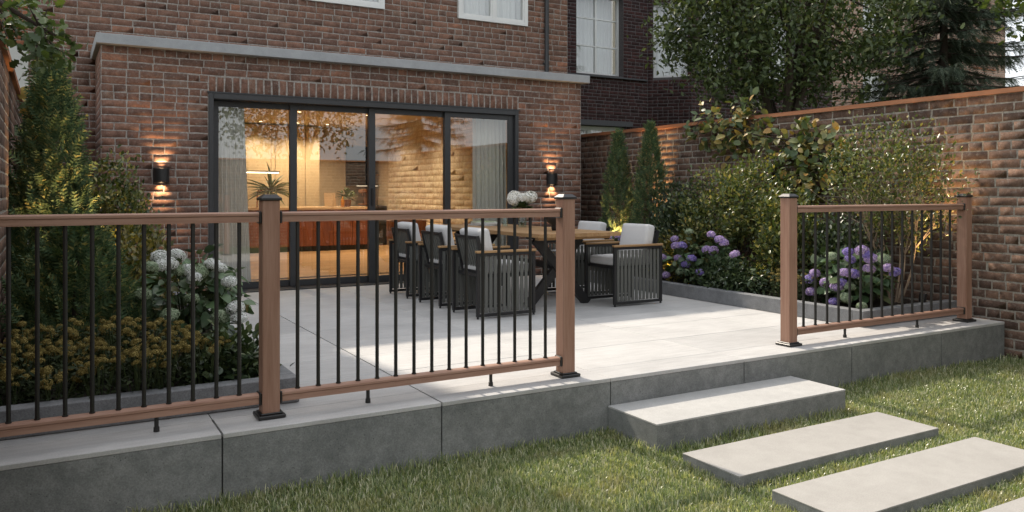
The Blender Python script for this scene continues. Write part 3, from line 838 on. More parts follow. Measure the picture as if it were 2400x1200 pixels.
# kitchen island
isl = thing("kitchen_island", "dark red wood kitchen island with pale counter seen through the glass door", "kitchen island", (4.3, 14.75, 0))
mb = MB(); mb.box(2.7, 5.22, 14.50, 15.15, 0.0, 0.09); part("plinth", mb, M['black'], isl)
mb = MB(); mb.box(2.68, 5.24, 14.45, 15.2, 0.092, 0.755); part("carcass", mb, M['island'], isl)
for i in range(7):
    x = 2.69 + i * .364; mb = MB(); mb.box(x, x + .358, 14.43, 14.449, .10, .75, .002); part("cabinet_door", mb, M['island'], isl)
mb = MB(); mb.box(2.64, 5.27, 14.40, 15.25, .757, .80, .003); part("countertop", mb, M['counter'], isl)
mb = MB(); pts = [(3.22, 14.8, .80), (3.22, 14.8, 1.06)] + [(3.22 + .05 - .05 * math.cos(t), 14.8, 1.06 + .05 * math.sin(t)) for t in np.linspace(.3, math.pi, 8)] + [(3.32, 14.8, .98)]
mb.tube(pts, .013, 10); part("tap", mb, M['copper'], isl, smooth=True)
# tall cabinets
for i, (x0, x1) in enumerate(((2.9, 3.82), (3.825, 4.42), (4.425, 4.72))):
    t = thing("tall_cabinet", ["wide beige tall kitchen cabinet behind the spiky plant", "beige tall kitchen cabinet between its wide and narrow neighbours", "narrow beige tall kitchen cabinet next to the open back wall"][i], "cabinet", (x0, IY1 - .6, 0), "tall kitchen cabinets")
    mb = MB(); mb.box(x0, x1, 16.0 + .02 * i, IY1 - .002, .0, IZ - .02, .003); part("carcass", mb, M['cabinet'], t)
    mb = MB(); mb.box(x0 + .004, x1 - .004, 15.98 + .02 * i, 15.998 + .02 * i, .1, IZ - .03, .002); part("cabinet_door", mb, M['cabinet'], t)
t = thing("wall_shelf_unit", "black open wall shelf with lit underside in the kitchen corner", "shelf", (5.75, 16.2, 1.2))
for z in (1.21, 1.45, 1.70):
    mb = MB(); mb.box(5.45, 5.94, 15.9, 16.55, z, z + .02, .002); part("shelf", mb, M['black'], t)
mb = MB(); mb.box(5.45, 5.94, 16.56, 16.595, 1.21, 2.05); part("back_panel", mb, M['black'], t)
mb = MB(); mb.box(5.47, 5.92, 15.93, 15.95, 1.2, 1.208); part("light_strip", mb, M['lamp_dim'], t)
t = thing("base_cabinet", "black low kitchen cabinet against the ochre brick inner wall", "cabinet", (5.7, 15.9, 0))
mb = MB(); mb.box(5.35, 5.94, 15.45, 16.55, .0, .80, .004); part("carcass", mb, M['black'], t)
for j in range(3):
    mb = MB(); mb.box(5.34, 5.349, 15.47 + j * .36, 15.82 + j * .36, .1, .78, .002); part("cabinet_door", mb, M['black'], t)
t = thing("coffee_machine", "small dark coffee machine standing on the black kitchen cabinet", "coffee machine", (5.6, 15.8, .8))
mb = MB(); mb.box(5.5, 5.72, 15.65, 15.95, .802, .84, .006); mb.box(5.62, 5.72, 15.66, 15.94, .84, 1.06, .006); mb.box(5.5, 5.72, 15.66, 15.94, 1.06, 1.13, .01)
part("body", mb, M['leather'], t)
mb = MB(); mb.tube([(5.55, 15.8, 1.06), (5.55, 15.8, 1.0)], .02, 10); part("spout", mb, M['copper'], t)
# pendant
t = thing("linear_pendant", "thin black linear pendant lamp glowing over the kitchen island", "pendant lamp", (3.28, 14.6, 1.43))
mb = MB(); mb.box(2.75, 3.57, 14.58, 14.62, 1.43, 1.455, .003); part("bar", mb, M['black'], t)
mb = MB(); mb.box(2.77, 3.55, 14.585, 14.615, 1.418, 1.4295); part("diffuser", mb, M['lamp_strip'], t)
for x in (2.9, 3.42):
    mb = MB(); mb.tube([(x, 14.6, 1.455), (x, 14.6, IZ)], .003, 5); part("cable", mb, M['black'], t)
# downlights
def downlight(x, y, e, lab, ang=130):
    t = thing("downlight", lab, "ceiling light", (x, y, IZ), "round ceiling downlights of the kitchen")
    mb = MB(); mb.lathe([(.032, -.004), (.045, -.004), (.045, 0), (.032, 0), (.032, -.004)], (x, y, IZ - .001), 16); part("ring", mb, M['white'], t)
    mb = MB(); mb.lathe([(.0005, -.002), (.031, -.002)], (x, y, IZ - .001), 16); part("lens", mb, M['lamp_warm'], t)
    ld = bpy.data.lights.new("downlight_glow", 'SPOT'); ld.energy = e; ld.color = (1.0, 0.77, 0.50); ld.spot_size = R(ang); ld.spot_blend = 1.0; ld.shadow_soft_size = .04
    lo = bpy.data.objects.new("downlight_glow", ld); COL.objects.link(lo); lo.parent = t; lo.location = (0, 0, -.02)
EN = 66
downlight(3.45, 15.55, EN, "ceiling downlight in front of the wide beige tall cabinet")
downlight(4.15, 15.55, EN, "ceiling downlight in front of the middle beige tall cabinet")
downlight(4.75, 15.6, EN, "ceiling downlight in front of the narrow beige tall cabinet")
downlight(5.25, 14.4, EN, "ceiling downlight close to the ochre brick inner wall, far from the glass")
downlight(5.25, 12.7, EN, "ceiling downlight washing the middle of the ochre brick inner wall")
downlight(3.6, 13.4, EN, "ceiling downlight above the wooden floor in front of the island")
downlight(4.8, 13.4, EN, "ceiling downlight above the floor between island and ochre brick wall")
downlight(4.2, 10.9, EN, "ceiling downlight near the glass door, right of the added one over the left curtain")
downlight(2.25, 10.3, EN, "added unseen ceiling downlight brightening the left curtain, closest of all to the glass door")  # extra lamp, not seen, put in to brighten the left curtain
# curtains
def curtain(x0, x1, flare, y, lab):
    t = thing("curtain", lab, "curtain", ((x0 + x1) / 2, y, 0), "floor length curtains behind the glass door")
    mb = MB(); nu = 110; nv = 8; rgc = np.random.default_rng(int(x0 * 100))
    ph = np.cumsum(rgc.uniform(.25, .75, nu + 1))
    for j in range(nv + 1):
        v = j / nv; z = 0.02 + v * 2.02
        for i in range(nu + 1):
            s_ = i / nu; x = x0 + (x1 + flare * (1 - v) - x0) * s_
            mb.v.append((x + .004 * math.sin(ph[i] * 2 + v), y + .028 * math.sin(ph[i] + .25 * v) * (0.75 + .25 * (1 - v)), z))
    for j in range(nv):
        for i in range(nu):
            a = j * (nu + 1) + i; mb.f.append((a, a + 1, a + nu + 2, a + nu + 1))
    part("cloth", mb, M['curtain'], t, smooth=True)
    mb = MB(); mb.tube([(x0 - .02, y, 2.05), (x1 + .03, y, 2.05)], .008, 8); part("rail", mb, M['black'], t)
curtain(1.51, 1.86, 0.075, 9.22, "floor length beige linen curtain behind the leftmost glass pane")
curtain(4.72, 5.19, 0.02, 9.22, "floor length grey beige linen curtain behind the rightmost glass pane")
# house plants
def pot(t, c, r, h, mat):
    mb = MB(); mb.lathe([(.001, 0), (r * .75, 0), (r, h), (r * .9, h), (r * .88, h - .015), (.001, h - .015)], c, 20); part("pot", mb, M[mat], t, smooth=False)
t = thing("yucca_plant", "spiky yucca houseplant standing on the kitchen island", "houseplant", (3.45, 14.75, .8))
pot(t, (3.45, 14.75, .801), .11, .17, 'ceramic')
rgp = np.random.default_rng(5)
n = 70; d = rgp.normal(size=(n, 3)); d[:, 2] = np.abs(d[:, 2]) * 1.0 - .25
W, F = leaves(np.tile((3.45, 14.75, 1.08), (n, 1)) + d * .02, d, np.tile((0, 0, 1.0), (n, 1)) + rgp.normal(size=(n, 3)) * .2, rgp.uniform(.32, .52, n), (T_LONG[0] * np.array((.22, 1, .8)), T_LONG[1]))
ob = link("leaves", npmesh("leaves", W - np.array((3.45, 14.75, .8)), F, M['lf_house']), t); ob['kind'] = 'stuff'
mb = MB(); mb.tube([(3.45, 14.75, .95), (3.45, 14.75, 1.10)], .025, 8); part("trunk", mb, M['bark'], t)
t = thing("leafy_houseplant", "small leafy houseplant in a terracotta pot on the kitchen island", "houseplant", (4.86, 14.7, .8))
pot(t, (4.86, 14.7, .801), .075, .13, 'terracotta')
n = 60; d = rgp.normal(size=(n, 3)); d[:, 2] = np.abs(d[:, 2]) * .8; d = unit(d)
W, F = leaves(np.array((4.86, 14.7, .95)) + d * rgp.uniform(.03, .15, n)[:, None], d + rgp.normal(size=(n, 3)) * .4, np.tile((0, 0, 1.0), (n, 1)), rgp.uniform(.08, .15, n), T_BROAD)
ob = link("leaves", npmesh("leaves", W - np.array((4.86, 14.7, .8)), F, M['lf_house']), t); ob['kind'] = 'stuff'
t = thing("amber_bottle", "small amber bottle standing before the terracotta pot on the island", "bottle", (4.72, 14.55, .8))
mb = MB(); mb.lathe([(.001, 0), (.035, 0), (.035, .11), (.012, .15), (.012, .19), (.001, .19)], (4.72, 14.55, .801), 14); part("glass_body", mb, M['amber'], t, smooth=True)
t = thing("chopping_board", "wooden chopping board leaning behind the leafy houseplant", "chopping board", (4.62, 15.0, .8))
mb = MB(); mb.bar((4.62, 14.96, .80), (4.62, 15.04, 1.06), .22, .02, (0, 1, 0)); part("board", mb, M['counter'], t)
# brown armchair inside
t = thing("armchair", "brown leather armchair inside the room near the ochre brick wall", "armchair", (5.0, 12.0, 0))
mb = MB(); mb.box(4.72, 5.28, 11.75, 12.25, .18, .40, .05); part("seat", mb, M['leather'], t, smooth=False)
mb = MB()
for k in range(9):
    a0 = math.pi * k / 9; a1 = math.pi * (k + 1) / 9
    p = lambda a, r, z: (5.0 + r * math.cos(a), 12.1 + r * .9 * math.sin(a), z)
    mb.hexa([p(a0, .26, .3), p(a0, .33, .3), p(a1, .33, .3), p(a1, .26, .3), p(a0, .27, .62), p(a0, .34, .62), p(a1, .34, .62), p(a1, .27, .62)])
part("backrest", mb, M['leather'], t)
for sx in (4.78, 5.22):
    for sy in (11.8, 12.2):
        mb = MB(); mb.tube([(sx, sy, 0.001), (sx, sy, .2)], .015, 8); part("leg", mb, M['black'], t)

# ------------------------------------------------------------------ garden walls
def garden_wall(name, lab, o, u, w, h, seed, coping, n_ind=300, mat='brick_garden'):
    t = thing(name, lab, "garden wall", (o[0], o[1], GZ))
    o = Vector(o); u = Vector(u); z = Vector((0, 0, 1)); y = z.cross(u)
    mb = MB(); core(mb, (o.x, o.y, GZ), u, w, h - GZ)
    core(mb, tuple(o + u * w + y * .22 - z * (o.z - GZ)), -u, w, h - GZ)
    e = o - z * (o.z - GZ)
    for a in (0, w):
        p = e + u * a; q = p + y * .22; hh = z * (h - GZ); mb.quad(*((p, p + hh, q + hh, q) if a == 0 else (p, q, q + hh, p + hh)))
    part("wall", mb, M['mortar_garden'], t)
    rgw = np.random.default_rng(seed)
    lst = lay(w, h - GZ, [], 0.0785, 0.232, 0.0105, rgw, 0.12)
    bricks(t, [((o.x, o.y, GZ), tuple(u), lst)], M[mat], seed + 1, n_ind)
    n = 3
    for i in range(n):
        a = w * i / n + .002; b = w * (i + 1) / n - .002
        mb = MB(); P = [o + u * a - y * .03, o + u * b - y * .03, o + u * b + y * .25, o + u * a + y * .25]
        zz = h - o.z
        mb.hexa([p + z * (zz + .001) for p in P] + [p + z * (zz + .042) for p in P]); part("coping", mb, M[coping], t)
    return t
garden_wall("garden_wall", "tall brown brick garden wall with red coping right of the patio", (6.9, 14.2, 0), (0, -1, 0), 13.2, 1.895, 31, 'terracotta_coping')
garden_wall("garden_wall", "brick garden wall running along the left side of the planting", (-0.25, 3.0, 0), (0, 1, 0), 7.6, 1.895, 41, 'terracotta_coping', 120)
garden_wall("garden_wall", "plain brick boundary wall at the far lawn end, mirrored in the glass door", (12.0, -2.9, 0), (-1, 0, 0), 16.0, 1.895, 51, 'terracotta_coping', 0)

# ------------------------------------------------------------------ neighbouring buildings
DY = 14.0
dk = thing("dark_brick_house", "dark brown brick house with white framed windows and canted bay beyond the wall", "house", (12.0, DY, GZ))
s_ = 0.684; CX, CY = 11.54 + s_, DY - s_
c45 = math.sqrt(.5)
cw = s_ / c45
DH = 8.2  # unseen upper height chosen so the house shades the leafy tree
w1 = (9.62, 10.86, 3.60, 5.35); w0 = (9.62, 10.95, 1.0, 2.50)
w2 = (0.12, cw - .10, 3.62 - GZ, 5.25 - GZ)
FW = 4.6
w3 = [(0.25, 1.15), (2.35, 3.35)]
mb = MB()
core(mb, (8.0, DY, GZ), (1, 0, 0), 11.54 - 8.0, DH, [(w[0] - 8.0, w[1] - 8.0, w[2] - GZ, w[3] - GZ) for w in (w1, w0)], .22)
core(mb, (11.54, DY, GZ), (c45, -c45, 0), cw, DH, [w2], .2)
core(mb, (CX, CY, GZ), (1, 0, 0), FW, DH, [(a, b, 3.75 - GZ, 5.3 - GZ) for a, b in w3], .2)
core(mb, (CX + FW, CY, GZ), (0, 1, 0), 6, DH); core(mb, (8.0, DY + 6, GZ), (0, -1, 0), 6, DH)
part("wall", mb, M['mortar_dark'], dk)
rgd = np.random.default_rng(61); V0 = 2.0
def shift(lst): return lst
j1 = lay(11.54 - 8.0, DH - 2.6, [(w[0] - 8.0, w[1] - 8.0, w[2] - 2.0, w[3] - 2.0) for w in (w1, w0)], .0745, .225, .010, rgd, .1)
j2 = lay(cw, DH - 2.6, [(w2[0], w2[1], w2[2] + GZ - 2.0, w2[3] + GZ - 2.0)], .0745, .225, .010, rgd, .1)
j3 = lay(FW, DH - 2.6, [(a, b, 1.75, 3.3) for a, b in w3], .0745, .225, .010, rgd, .1)
bricks(dk, [((8.0, DY, V0), (1, 0, 0), j1), ((11.54, DY, V0), (c45, -c45, 0), j2), ((CX, CY, V0), (1, 0, 0), j3)], M['brick_dark'], 62)
window(dk, (w1[0] + .002, DY + .16, w1[2] + .002), (1, 0, 0), w1[1] - w1[0] - .004, w1[3] - w1[2] - .004, (.5,), (.36, .70), fr=.06, depth=.05, back=.25, sash=False)
window(dk, (w0[0] + .002, DY + .16, w0[2] + .002), (1, 0, 0), w0[1] - w0[0] - .004, w0[3] - w0[2] - .004, (.33, .66), (), fr=.06, depth=.06, back=.25)
oc = Vector((11.54, DY, 0)) + Vector((c45, -c45, 0)) * (w2[0] + .002) + Vector((c45, c45, 0)) * .06
window(dk, (oc.x, oc.y, 3.622), (c45, -c45, 0), w2[1] - w2[0] - .004, 1.626, (.55,), (.36, .70), fr=.05, depth=.05, back=.2, sash=False)
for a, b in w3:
    window(dk, (CX + a + .002, CY + .12, 3.752), (1, 0, 0), b - a - .004, 1.546, (.5,), (.68,), fr=.06, depth=.05, back=.4, curtain='dark_room')  # near-black sheet behind the panes stands for the unlit room
for (x0, x1, y, z) in ((9.3, 11.50, DY, 3.575), (CX + .1, CX + 1.3, CY, 3.73), (CX + 2.2, CX + 3.5, CY, 3.73)):
    mb = MB(); mb.box(x0, x1, y - .06, y + .15, z - .035, z, .003); part("window_sill", mb, M['lead'], dk)
mb = MB(); mb.box(9.3, 11.1, DY - .04, DY - .002, 2.505, 2.62, .004); part("lintel", mb, M['lead'], dk)
mb = MB(); mb.box(9.4, 11.1, DY - .03, DY + .1, 5.36, 5.5, .004); part("lintel", mb, M['lead'], dk)
mb = MB(); rz = GZ + DH
mb.add([(7.8, CY - .3, rz), (CX + FW + .3, CY - .3, rz), (CX + FW + .3, DY + 6.2, rz), (7.8, DY + 6.2, rz), (7.8, DY + 2.8, rz + 1.8), (CX + FW + .3, DY + 2.8, rz + 1.8)],
       [(0, 1, 5, 4), (2, 3, 4, 5), (1, 2, 5), (3, 0, 4), (3, 2, 1, 0)])
part("roof", mb, M['roof_tile'], dk)

pk = thing("pink_brick_building", "tall pale pink brick building far behind the spruce", "building", (24, 17, GZ))
mb = MB(); PY = 17.0
pw_ = [(20.6, 21.5, 3.2, 5.0), (20.6, 21.5, 6.4, 8.2), (23.0, 24.2, 3.2, 5.0), (23.0, 24.2, 6.4, 8.2)]
core(mb, (19, PY, GZ), (1, 0, 0), 12.3, 12, [(a - 19, b - 19, c - GZ, d - GZ) for a, b, c, d in pw_], .2)
core(mb, (31.3, PY, GZ), (0, 1, 0), 9, 12); core(mb, (19, PY + 9, GZ), (0, -1, 0), 9, 12)
mb.quad((19, PY, GZ + 12), (31.3, PY, GZ + 12), (31.3, PY + 9, GZ + 12), (19, PY + 9, GZ + 12))
part("wall", mb, M['mortar_garden'], pk)
bricks(pk, [((19, PY, 3.0), (1, 0, 0), lay(12.3, 6.6, [(a - 19, b - 19, c - 3.0, d - 3.0) for a, b, c, d in pw_], .095, .29, .014, np.random.default_rng(71), .1))], M['brick_pink'], 72, 120)
for a, b, c, d in pw_: window(pk, (a + .002, PY + .1, c + .002), (1, 0, 0), b - a - .004, d - c - .004, (.5,), (.6,), fr=.08, depth=.06)
for z in (4.6, 5.6, 6.6, 7.6):
    mb = MB(); mb.box(29.2, 30.6, PY - .05, PY - .002, z, z + .06); part("string_course", mb, M['brick_orange'], pk)

nb = thing("orange_brick_house", "orange brick house with white rendered ground floor behind the left garden wall", "house", (-2.5, 15, GZ))
mb = MB(); core(mb, (-6, 15, 3.42), (1, 0, 0), 5.9, 9.2); core(mb, (-.1, 15, GZ), (0, 1, 0), 6, 12.91); core(mb, (-6, 21, GZ), (0, -1, 0), 6, 12.91)  # walls carried up out of view to keep sun off the patio's left front
mb.quad((-6, 15, 12.62), (-.1, 15, 12.62), (-.1, 21, 12.62), (-6, 21, 12.62)); part("wall", mb, M['mortar_garden'], nb)
mb = MB(); mb.box(-6, -.1, 14.97, 15.2, GZ, 3.418); part("render_band", mb, M['render_white'], nb)
bricks(nb, [((-6, 15, 3.42), (1, 0, 0), lay(5.9, 3.2, [], .0785, .232, .013, np.random.default_rng(81), .1))], M['brick_orange'], 82, 60)
# ------------------------------------------------------------------ places measured along the photograph's sight lines
_f = 1880.0
def at_Y(x, y, Y):
    t = (x - 1200) / _f; dx = _a[0] + t * _r[0]; dy = _a[1] + t * _r[1]; D = Y / dy
    return np.array((D * dx, Y, EYE - (y - 451) * D / _f))
def at_X(x, y, X):
    t = (x - 1200) / _f; dx = _a[0] + t * _r[0]; dy = _a[1] + t * _r[1]; D = X / dx
    return np.array((X, D * dy, EYE - (y - 451) * D / _f))

# ------------------------------------------------------------------ railing
RY = 3.903
def rail_mb(x0, x1, zb, zt, w=0.058, top=True):
    mb = MB(); h = zt - zb; hw = w / 2
    pr = [(-hw + .004, 0), (-hw + .004, h * .56), (-hw + .0065, h * .60), (-hw, h * .64), (-hw, h * .86), (-hw + .006, h * .96), (-hw + .014, h)]
    pr = pr + [(-y, z) for y, z in reversed(pr)]
    n = len(pr)
    for x in (x0, x1):
        for y, z in pr: mb.v.append((x, RY + y, zb + z))
    for k in range(n): mb.f.append((k, (k + 1) % n, n + (k + 1) % n, n + k))
    mb.f.append(tuple(range(n))[::-1]); mb.f.append(tuple(range(n, 2 * n)))
    return mb
def collar_mb(x, s_, zb, zt):
    mb = MB(); hw = .0345; a, b = sorted((x, x + s_ * .0125))
    mb.box(a, b, RY - hw, RY + hw, zb - .006, zt + .004, .004); return mb
posts = [(0.906, "brown composite railing post with black cap left of the middle railing panel"),
         (2.604, "brown composite railing post with black cap just left of the concrete step"),
         (4.480, "brown composite railing post with black cap just right of the concrete step"),
         (6.578, "brown composite railing post with black cap beside the garden wall")]
PW = 0.041
for x, lab in posts:
    t = thing("railing_post", lab, "railing post", (x, RY, 0), "brown railing posts with black caps")
    mb = MB(); mb.box(x - PW, x + PW, RY - PW, RY + PW, .012, 1.034, .004); part("sleeve", mb, M['comp_z'], t)
    mb = MB(); mb.box(x - .064, x + .064, RY - .066, RY + .066, .001, .019, .004)
    for q in ((-1, 0), (1, 0), (0, -1), (0, 1)): pass
    mb.box(x - .050, x + .050, RY - .050, RY + .050, .0185, .027, .003); part("base_skirt", mb, M['black'], t)
    mb = MB(); c = .049; z0 = 1.032
    mb.box(x - c, x + c, RY - c, RY + c, z0, z0 + .0125, .002)
    i = .028; mb.hexa([(x - c + .002, RY - c + .002, z0 + .0124), (x + c - .002, RY - c + .002, z0 + .0124), (x + c - .002, RY + c - .002, z0 + .0124), (x - c + .002, RY + c - .002, z0 + .0124),
                       (x - i, RY - i, z0 + .0285), (x + i, RY - i, z0 + .0285), (x + i, RY + i, z0 + .0285), (x - i, RY + i, z0 + .0285)])
    part("cap", mb, M['black'], t)
panels = [(-0.235, posts[0][0] - PW, [-.151 + .102 * k for k in range(10)], [0.41], "railing panel at the left end in front of the yellow sedum bed"),
          (posts[0][0] + PW, posts[1][0] - PW, [1.041 + .10175 * k for k in range(15)], [1.399, 2.109], "middle railing panel with black balusters in front of the dining set"),
          (posts[2][0] + PW, posts[3][0] - PW, [4.63 + .1248 * k for k in range(15)], [5.075, 5.94], "right hand railing panel with black balusters in front of purple hydrangeas")]
ZB, ZBT, ZT0, ZT1 = 0.070, 0.118, 0.929, 0.977
for x0, x1, bal, feet, lab in panels:
    t = thing("deck_railing", lab, "railing", ((x0 + x1) / 2, RY, 0), "brown railing panels with black balusters")
    part("top_rail", rail_mb(x0 + .001, x1 - .001, ZT0, ZT1), M['comp_x'], t)
    part("bottom_rail", rail_mb(x0 + .001, x1 - .001, ZB, ZBT), M['comp_x'], t)
    for zb, zt in ((ZT0, ZT1), (ZB, ZBT)):
        part("bracket", collar_mb(x0 + .0005, 1, zb, zt), M['black'], t); part("bracket", collar_mb(x1 - .0005, -1, zb, zt), M['black'], t)
    bm_ = None
    for x in bal:
        if bm_ is None:
            mb = MB(); mb.tube([(0, 0, ZBT - .004), (0, 0, ZT0 + .004)], .0092, 10); mb.tube([(0, 0, ZBT - .002), (0, 0, ZBT + .006)], .0125, 10); bm_ = mb.mesh("baluster", M['black'], smooth=False)
        b = wloc(t); link("baluster", bm_, t, (x - b[0], RY - b[1], -b[2]))
    for x in feet:
        mb = MB(); mb.tube([(x, RY, .0015), (x, RY, .022), (x, RY, .024), (x, RY, ZB + .003)], [.0135, .0125, .0095, .0095], 10); part("support_foot", mb, M['black'], t)

# ------------------------------------------------------------------ dining set
import bmesh
def cushion_mesh(name, sx, sy, sz, mat, r=0.03, puff=0.012, pinch=None):
    bm = bmesh.new(); bmesh.ops.create_cube(bm, size=1.0)
    for v in bm.verts: v.co = Vector((v.co.x * sx, v.co.y * sy, v.co.z * sz))
    bmesh.ops.bevel(bm, geom=bm.edges[:], offset=r, segments=3, profile=.6, affect='EDGES')
    bmesh.ops.subdivide_edges(bm, edges=[e for e in bm.edges if e.calc_length() > .1], cuts=6, use_grid_fill=True)
    rg_ = random.Random(4)
    for v in bm.verts:
        fx = max(0, 1 - (2 * v.co.x / sx) ** 2); fy = max(0, 1 - (2 * v.co.y / sy) ** 2); fz = max(0, 1 - (2 * v.co.z / sz) ** 2)
        if sz < sx: v.co.z += math.copysign(puff * fx * fy, v.co.z) + rg_.uniform(-.0012, .0012)
        else: v.co.x += math.copysign(puff * fz * fy, v.co.x) + rg_.uniform(-.0012, .0012)
    me = bpy.data.meshes.new(name); bm.to_mesh(me); bm.free(); me.materials.append(mat); me.shade_smooth(); return me

def make_chair():
    t = thing("dining_chair", "chair", "chair", (0, 0, 0), "slatted dining chairs round the outdoor table")
    L, W, H = 0.575, 0.49, 0.555
    slat_me = None
    for s_ in (-1, 1):
        y0 = s_ * W / 2; y1 = y0 - s_ * .028; a, b = sorted((y0, y1))
        mb = MB(); w = .026
        mb.box(0, w, a, b, .018, H, .002); mb.box(L - w, L, a, b, .018, H, .002); mb.box(w, L - w, a + .001, b - .001, H - .024, H, .002); mb.box(w, L - w, a + .001, b - .001, .018, .042, .002)
        for fx in (.012, L - .012): mb.tube([(fx, (a + b) / 2, 0.001), (fx, (a + b) / 2, .019)], .01, 8)
        link("side_frame", mb.mesh("side_frame", M['chair_black']), t)
        n = 12; pitch = (L - 2 * w) / n
        if slat_me is None:
            mb = MB(); mb.box(-.0145, .0145, -.005, .005, .05, H - .03, .0015); slat_me = mb.mesh("slat", M['slat'])
        for k in range(n):
            link("slat", slat_me, t, (w + pitch * (k + .5), (a + b) / 2 - s_ * -.004, 0))
        mb = MB(); mb.box(-.006, L + .006, a - .008, b + .008, H + .001, H + .021, .004); link("armrest", mb.mesh("armrest", M['teak_x']), t)
    # seat frame and slatted reclining back
    mb = MB(); yi = W / 2 - .029
    mb.box(.05, L - .03, -yi, yi, .345, .375, .003); link("seat_frame", mb.mesh("seat_frame", M['chair_black']), t)
    mb = MB(); xb, xt, zb, zt = .105, .022, .33, .70
    for s_ in (-1, 1): mb.bar((xb, s_ * (yi - .012), zb), (xt, s_ * (yi - .012), zt), .024, .026, (1, 0, 0))
    mb.bar((xt, -yi + .024, zt - .014), (xt, yi - .024, zt - .014), .026, .024); mb.bar((xb - .012, -yi + .024, zb + .05), (xb - .012, yi - .024, zb + .05), .026, .03)
    link("back_frame", mb.mesh("back_frame", M['chair_black']), t)
    nb_ = 9
    mb = MB(); mb.bar((xb - .004, 0, zb + .06), (xt + .004, 0, zt - .02), .031, .008, (1, 0, 0)); sm = mb.mesh("back_slat", M['slat'])
    for k in range(nb_): link("back_slat", sm, t, (0, -yi + .04 + (2 * yi - .08) * k / (nb_ - 1), 0))
    link("seat_cushion", cushion_mesh("seat_cushion", .455, 2 * yi - .012, .082, M['cushion'], .03, .008), t, (.315, 0, .415))
    bc = link("back_cushion", cushion_mesh("back_cushion", .10, 2 * yi - .02, .36, M['cushion'], .035, .015), t, (.128, 0, .58)); bc.rotation_euler = (0, R(-12), 0)
    return t
ch = make_chair()
LX = 3.102
seats = [((LX, 6.225), 0, "slatted charcoal armchair on the left table side nearest the railing"),
         ((LX, 6.975), 0, "slatted charcoal armchair in the middle of the left table side"),
         ((LX, 7.76), 0, "slatted charcoal armchair on the left table side nearest the glass door"),
         ((5.128, 6.245), math.pi, "slatted charcoal armchair right of the table nearest the railing, grey seat cushion visible"),
         ((5.128, 7.02), math.pi, "slatted charcoal armchair right of the table, farther back by the cypresses")]
for i, ((x, y), rz, lab) in enumerate(seats):
    c = ch if i == 0 else copy_tree(ch)
    c.location = (x, y, 0.0015); c.rotation_euler = (0, 0, rz); c['label'] = lab
bpy.context.view_layer.update()

tb = thing("dining_table", "long teak outdoor dining table on black crossed legs", "table", (4.18, 7.2, 0))
TX0, TX1, TY0, TY1, TZ = 3.73, 4.63, 6.01, 8.42, .70
npk = 7; pw = (TX1 - TX0) / npk
for k in range(npk):
    mb = MB(); mb.box(TX0 + k * pw + .0008, TX0 + (k + 1) * pw - .0008, TY0, TY1, TZ - .034 - .0003 * k, TZ + .0002 * (k % 2), .0015); part("plank", mb, M['teak_y'], tb)
mb = MB()
for y in (6.10, 7.2, 8.3): mb.box(TX0 + .05, TX1 - .05, y, y + .06, TZ - .062, TZ - .037, .002)
part("batten", mb, M['teak_x'], tb)
for y in (6.40, 8.05):
    for s_ in (-1, 1):
        mb = MB(); mb.bar((4.18 - s_ * .33, y + s_ * .012, .001), (4.18 + s_ * .26, y + s_ * .012, TZ - .064), .085, .05 if s_ > 0 else .05, (0, 1, 0)); part("leg", mb, M['chair_black'], tb)
    mb = MB(); mb.box(3.85, 4.51, y - .045, y + .045, TZ - .0635, TZ - .0625 + .0245, .002); part("leg_plate", mb, M['chair_black'], tb)
mb = MB(); mb.box(4.15, 4.21, 6.45, 8.0, TZ - .36, TZ - .30, .003); part("stretcher", mb, M['chair_black'], tb)

# flower head meshes
def head_mesh(name, mat, seed, r=1.0, n=140, fs=0.30, flat=0.85):
    rg_ = np.random.default_rng(seed); i = np.arange(n) + .5
    ph = np.arccos(1 - 1.72 * i / n); th = np.pi * (1 + 5 ** .5) * i
    d = np.stack([np.cos(th) * np.sin(ph), np.sin(th) * np.sin(ph), np.cos(ph)], 1)
    P = d * np.array((1, 1, flat)) * r * (.86 + rg_.normal(0, .035, n))[:, None]
    t1 = unit(np.cross(d, rg_.normal(size=(n, 3))))
    W, F = leaves(P, t1, d + rg_.normal(size=(n, 3)) * .25, np.full(n, fs) * rg_.uniform(.85, 1.15, n) * r, T_FLORET)
    # dark green core
    me = npmesh(name, W, F, mat); return me
HEADS = {k: [head_mesh("flower_head", M[k], 10 * j + i) for i in range(2)] for j, k in enumerate(('fl_purple', 'fl_blue', 'fl_white', 'fl_green', 'fl_cream'))}
mb = MB(); mb.lathe([(.001, -.75), (.5, -.6), (.74, -.1), (.62, .42), (.001, .72)], (0, 0, 0), 10); COREM = mb.mesh("flower_core", M['stem'], smooth=True)
def head(t, p, r, key, rg_):
    b = wloc(t); o = link("flower_head", HEADS[key][int(rg_.integers(2))], t, tuple(np.array(p) - np.array(b)))
    s_ = r * rg_.uniform(.85, 1.15); o.scale = (s_, s_, s_ * rg_.uniform(.8, 1.0)); o.rotation_euler = (rg_.normal(0, .25), rg_.normal(0, .25), rg_.uniform(0, 6)); o['kind'] = 'stuff'
    c = link("flower_core", COREM, o)

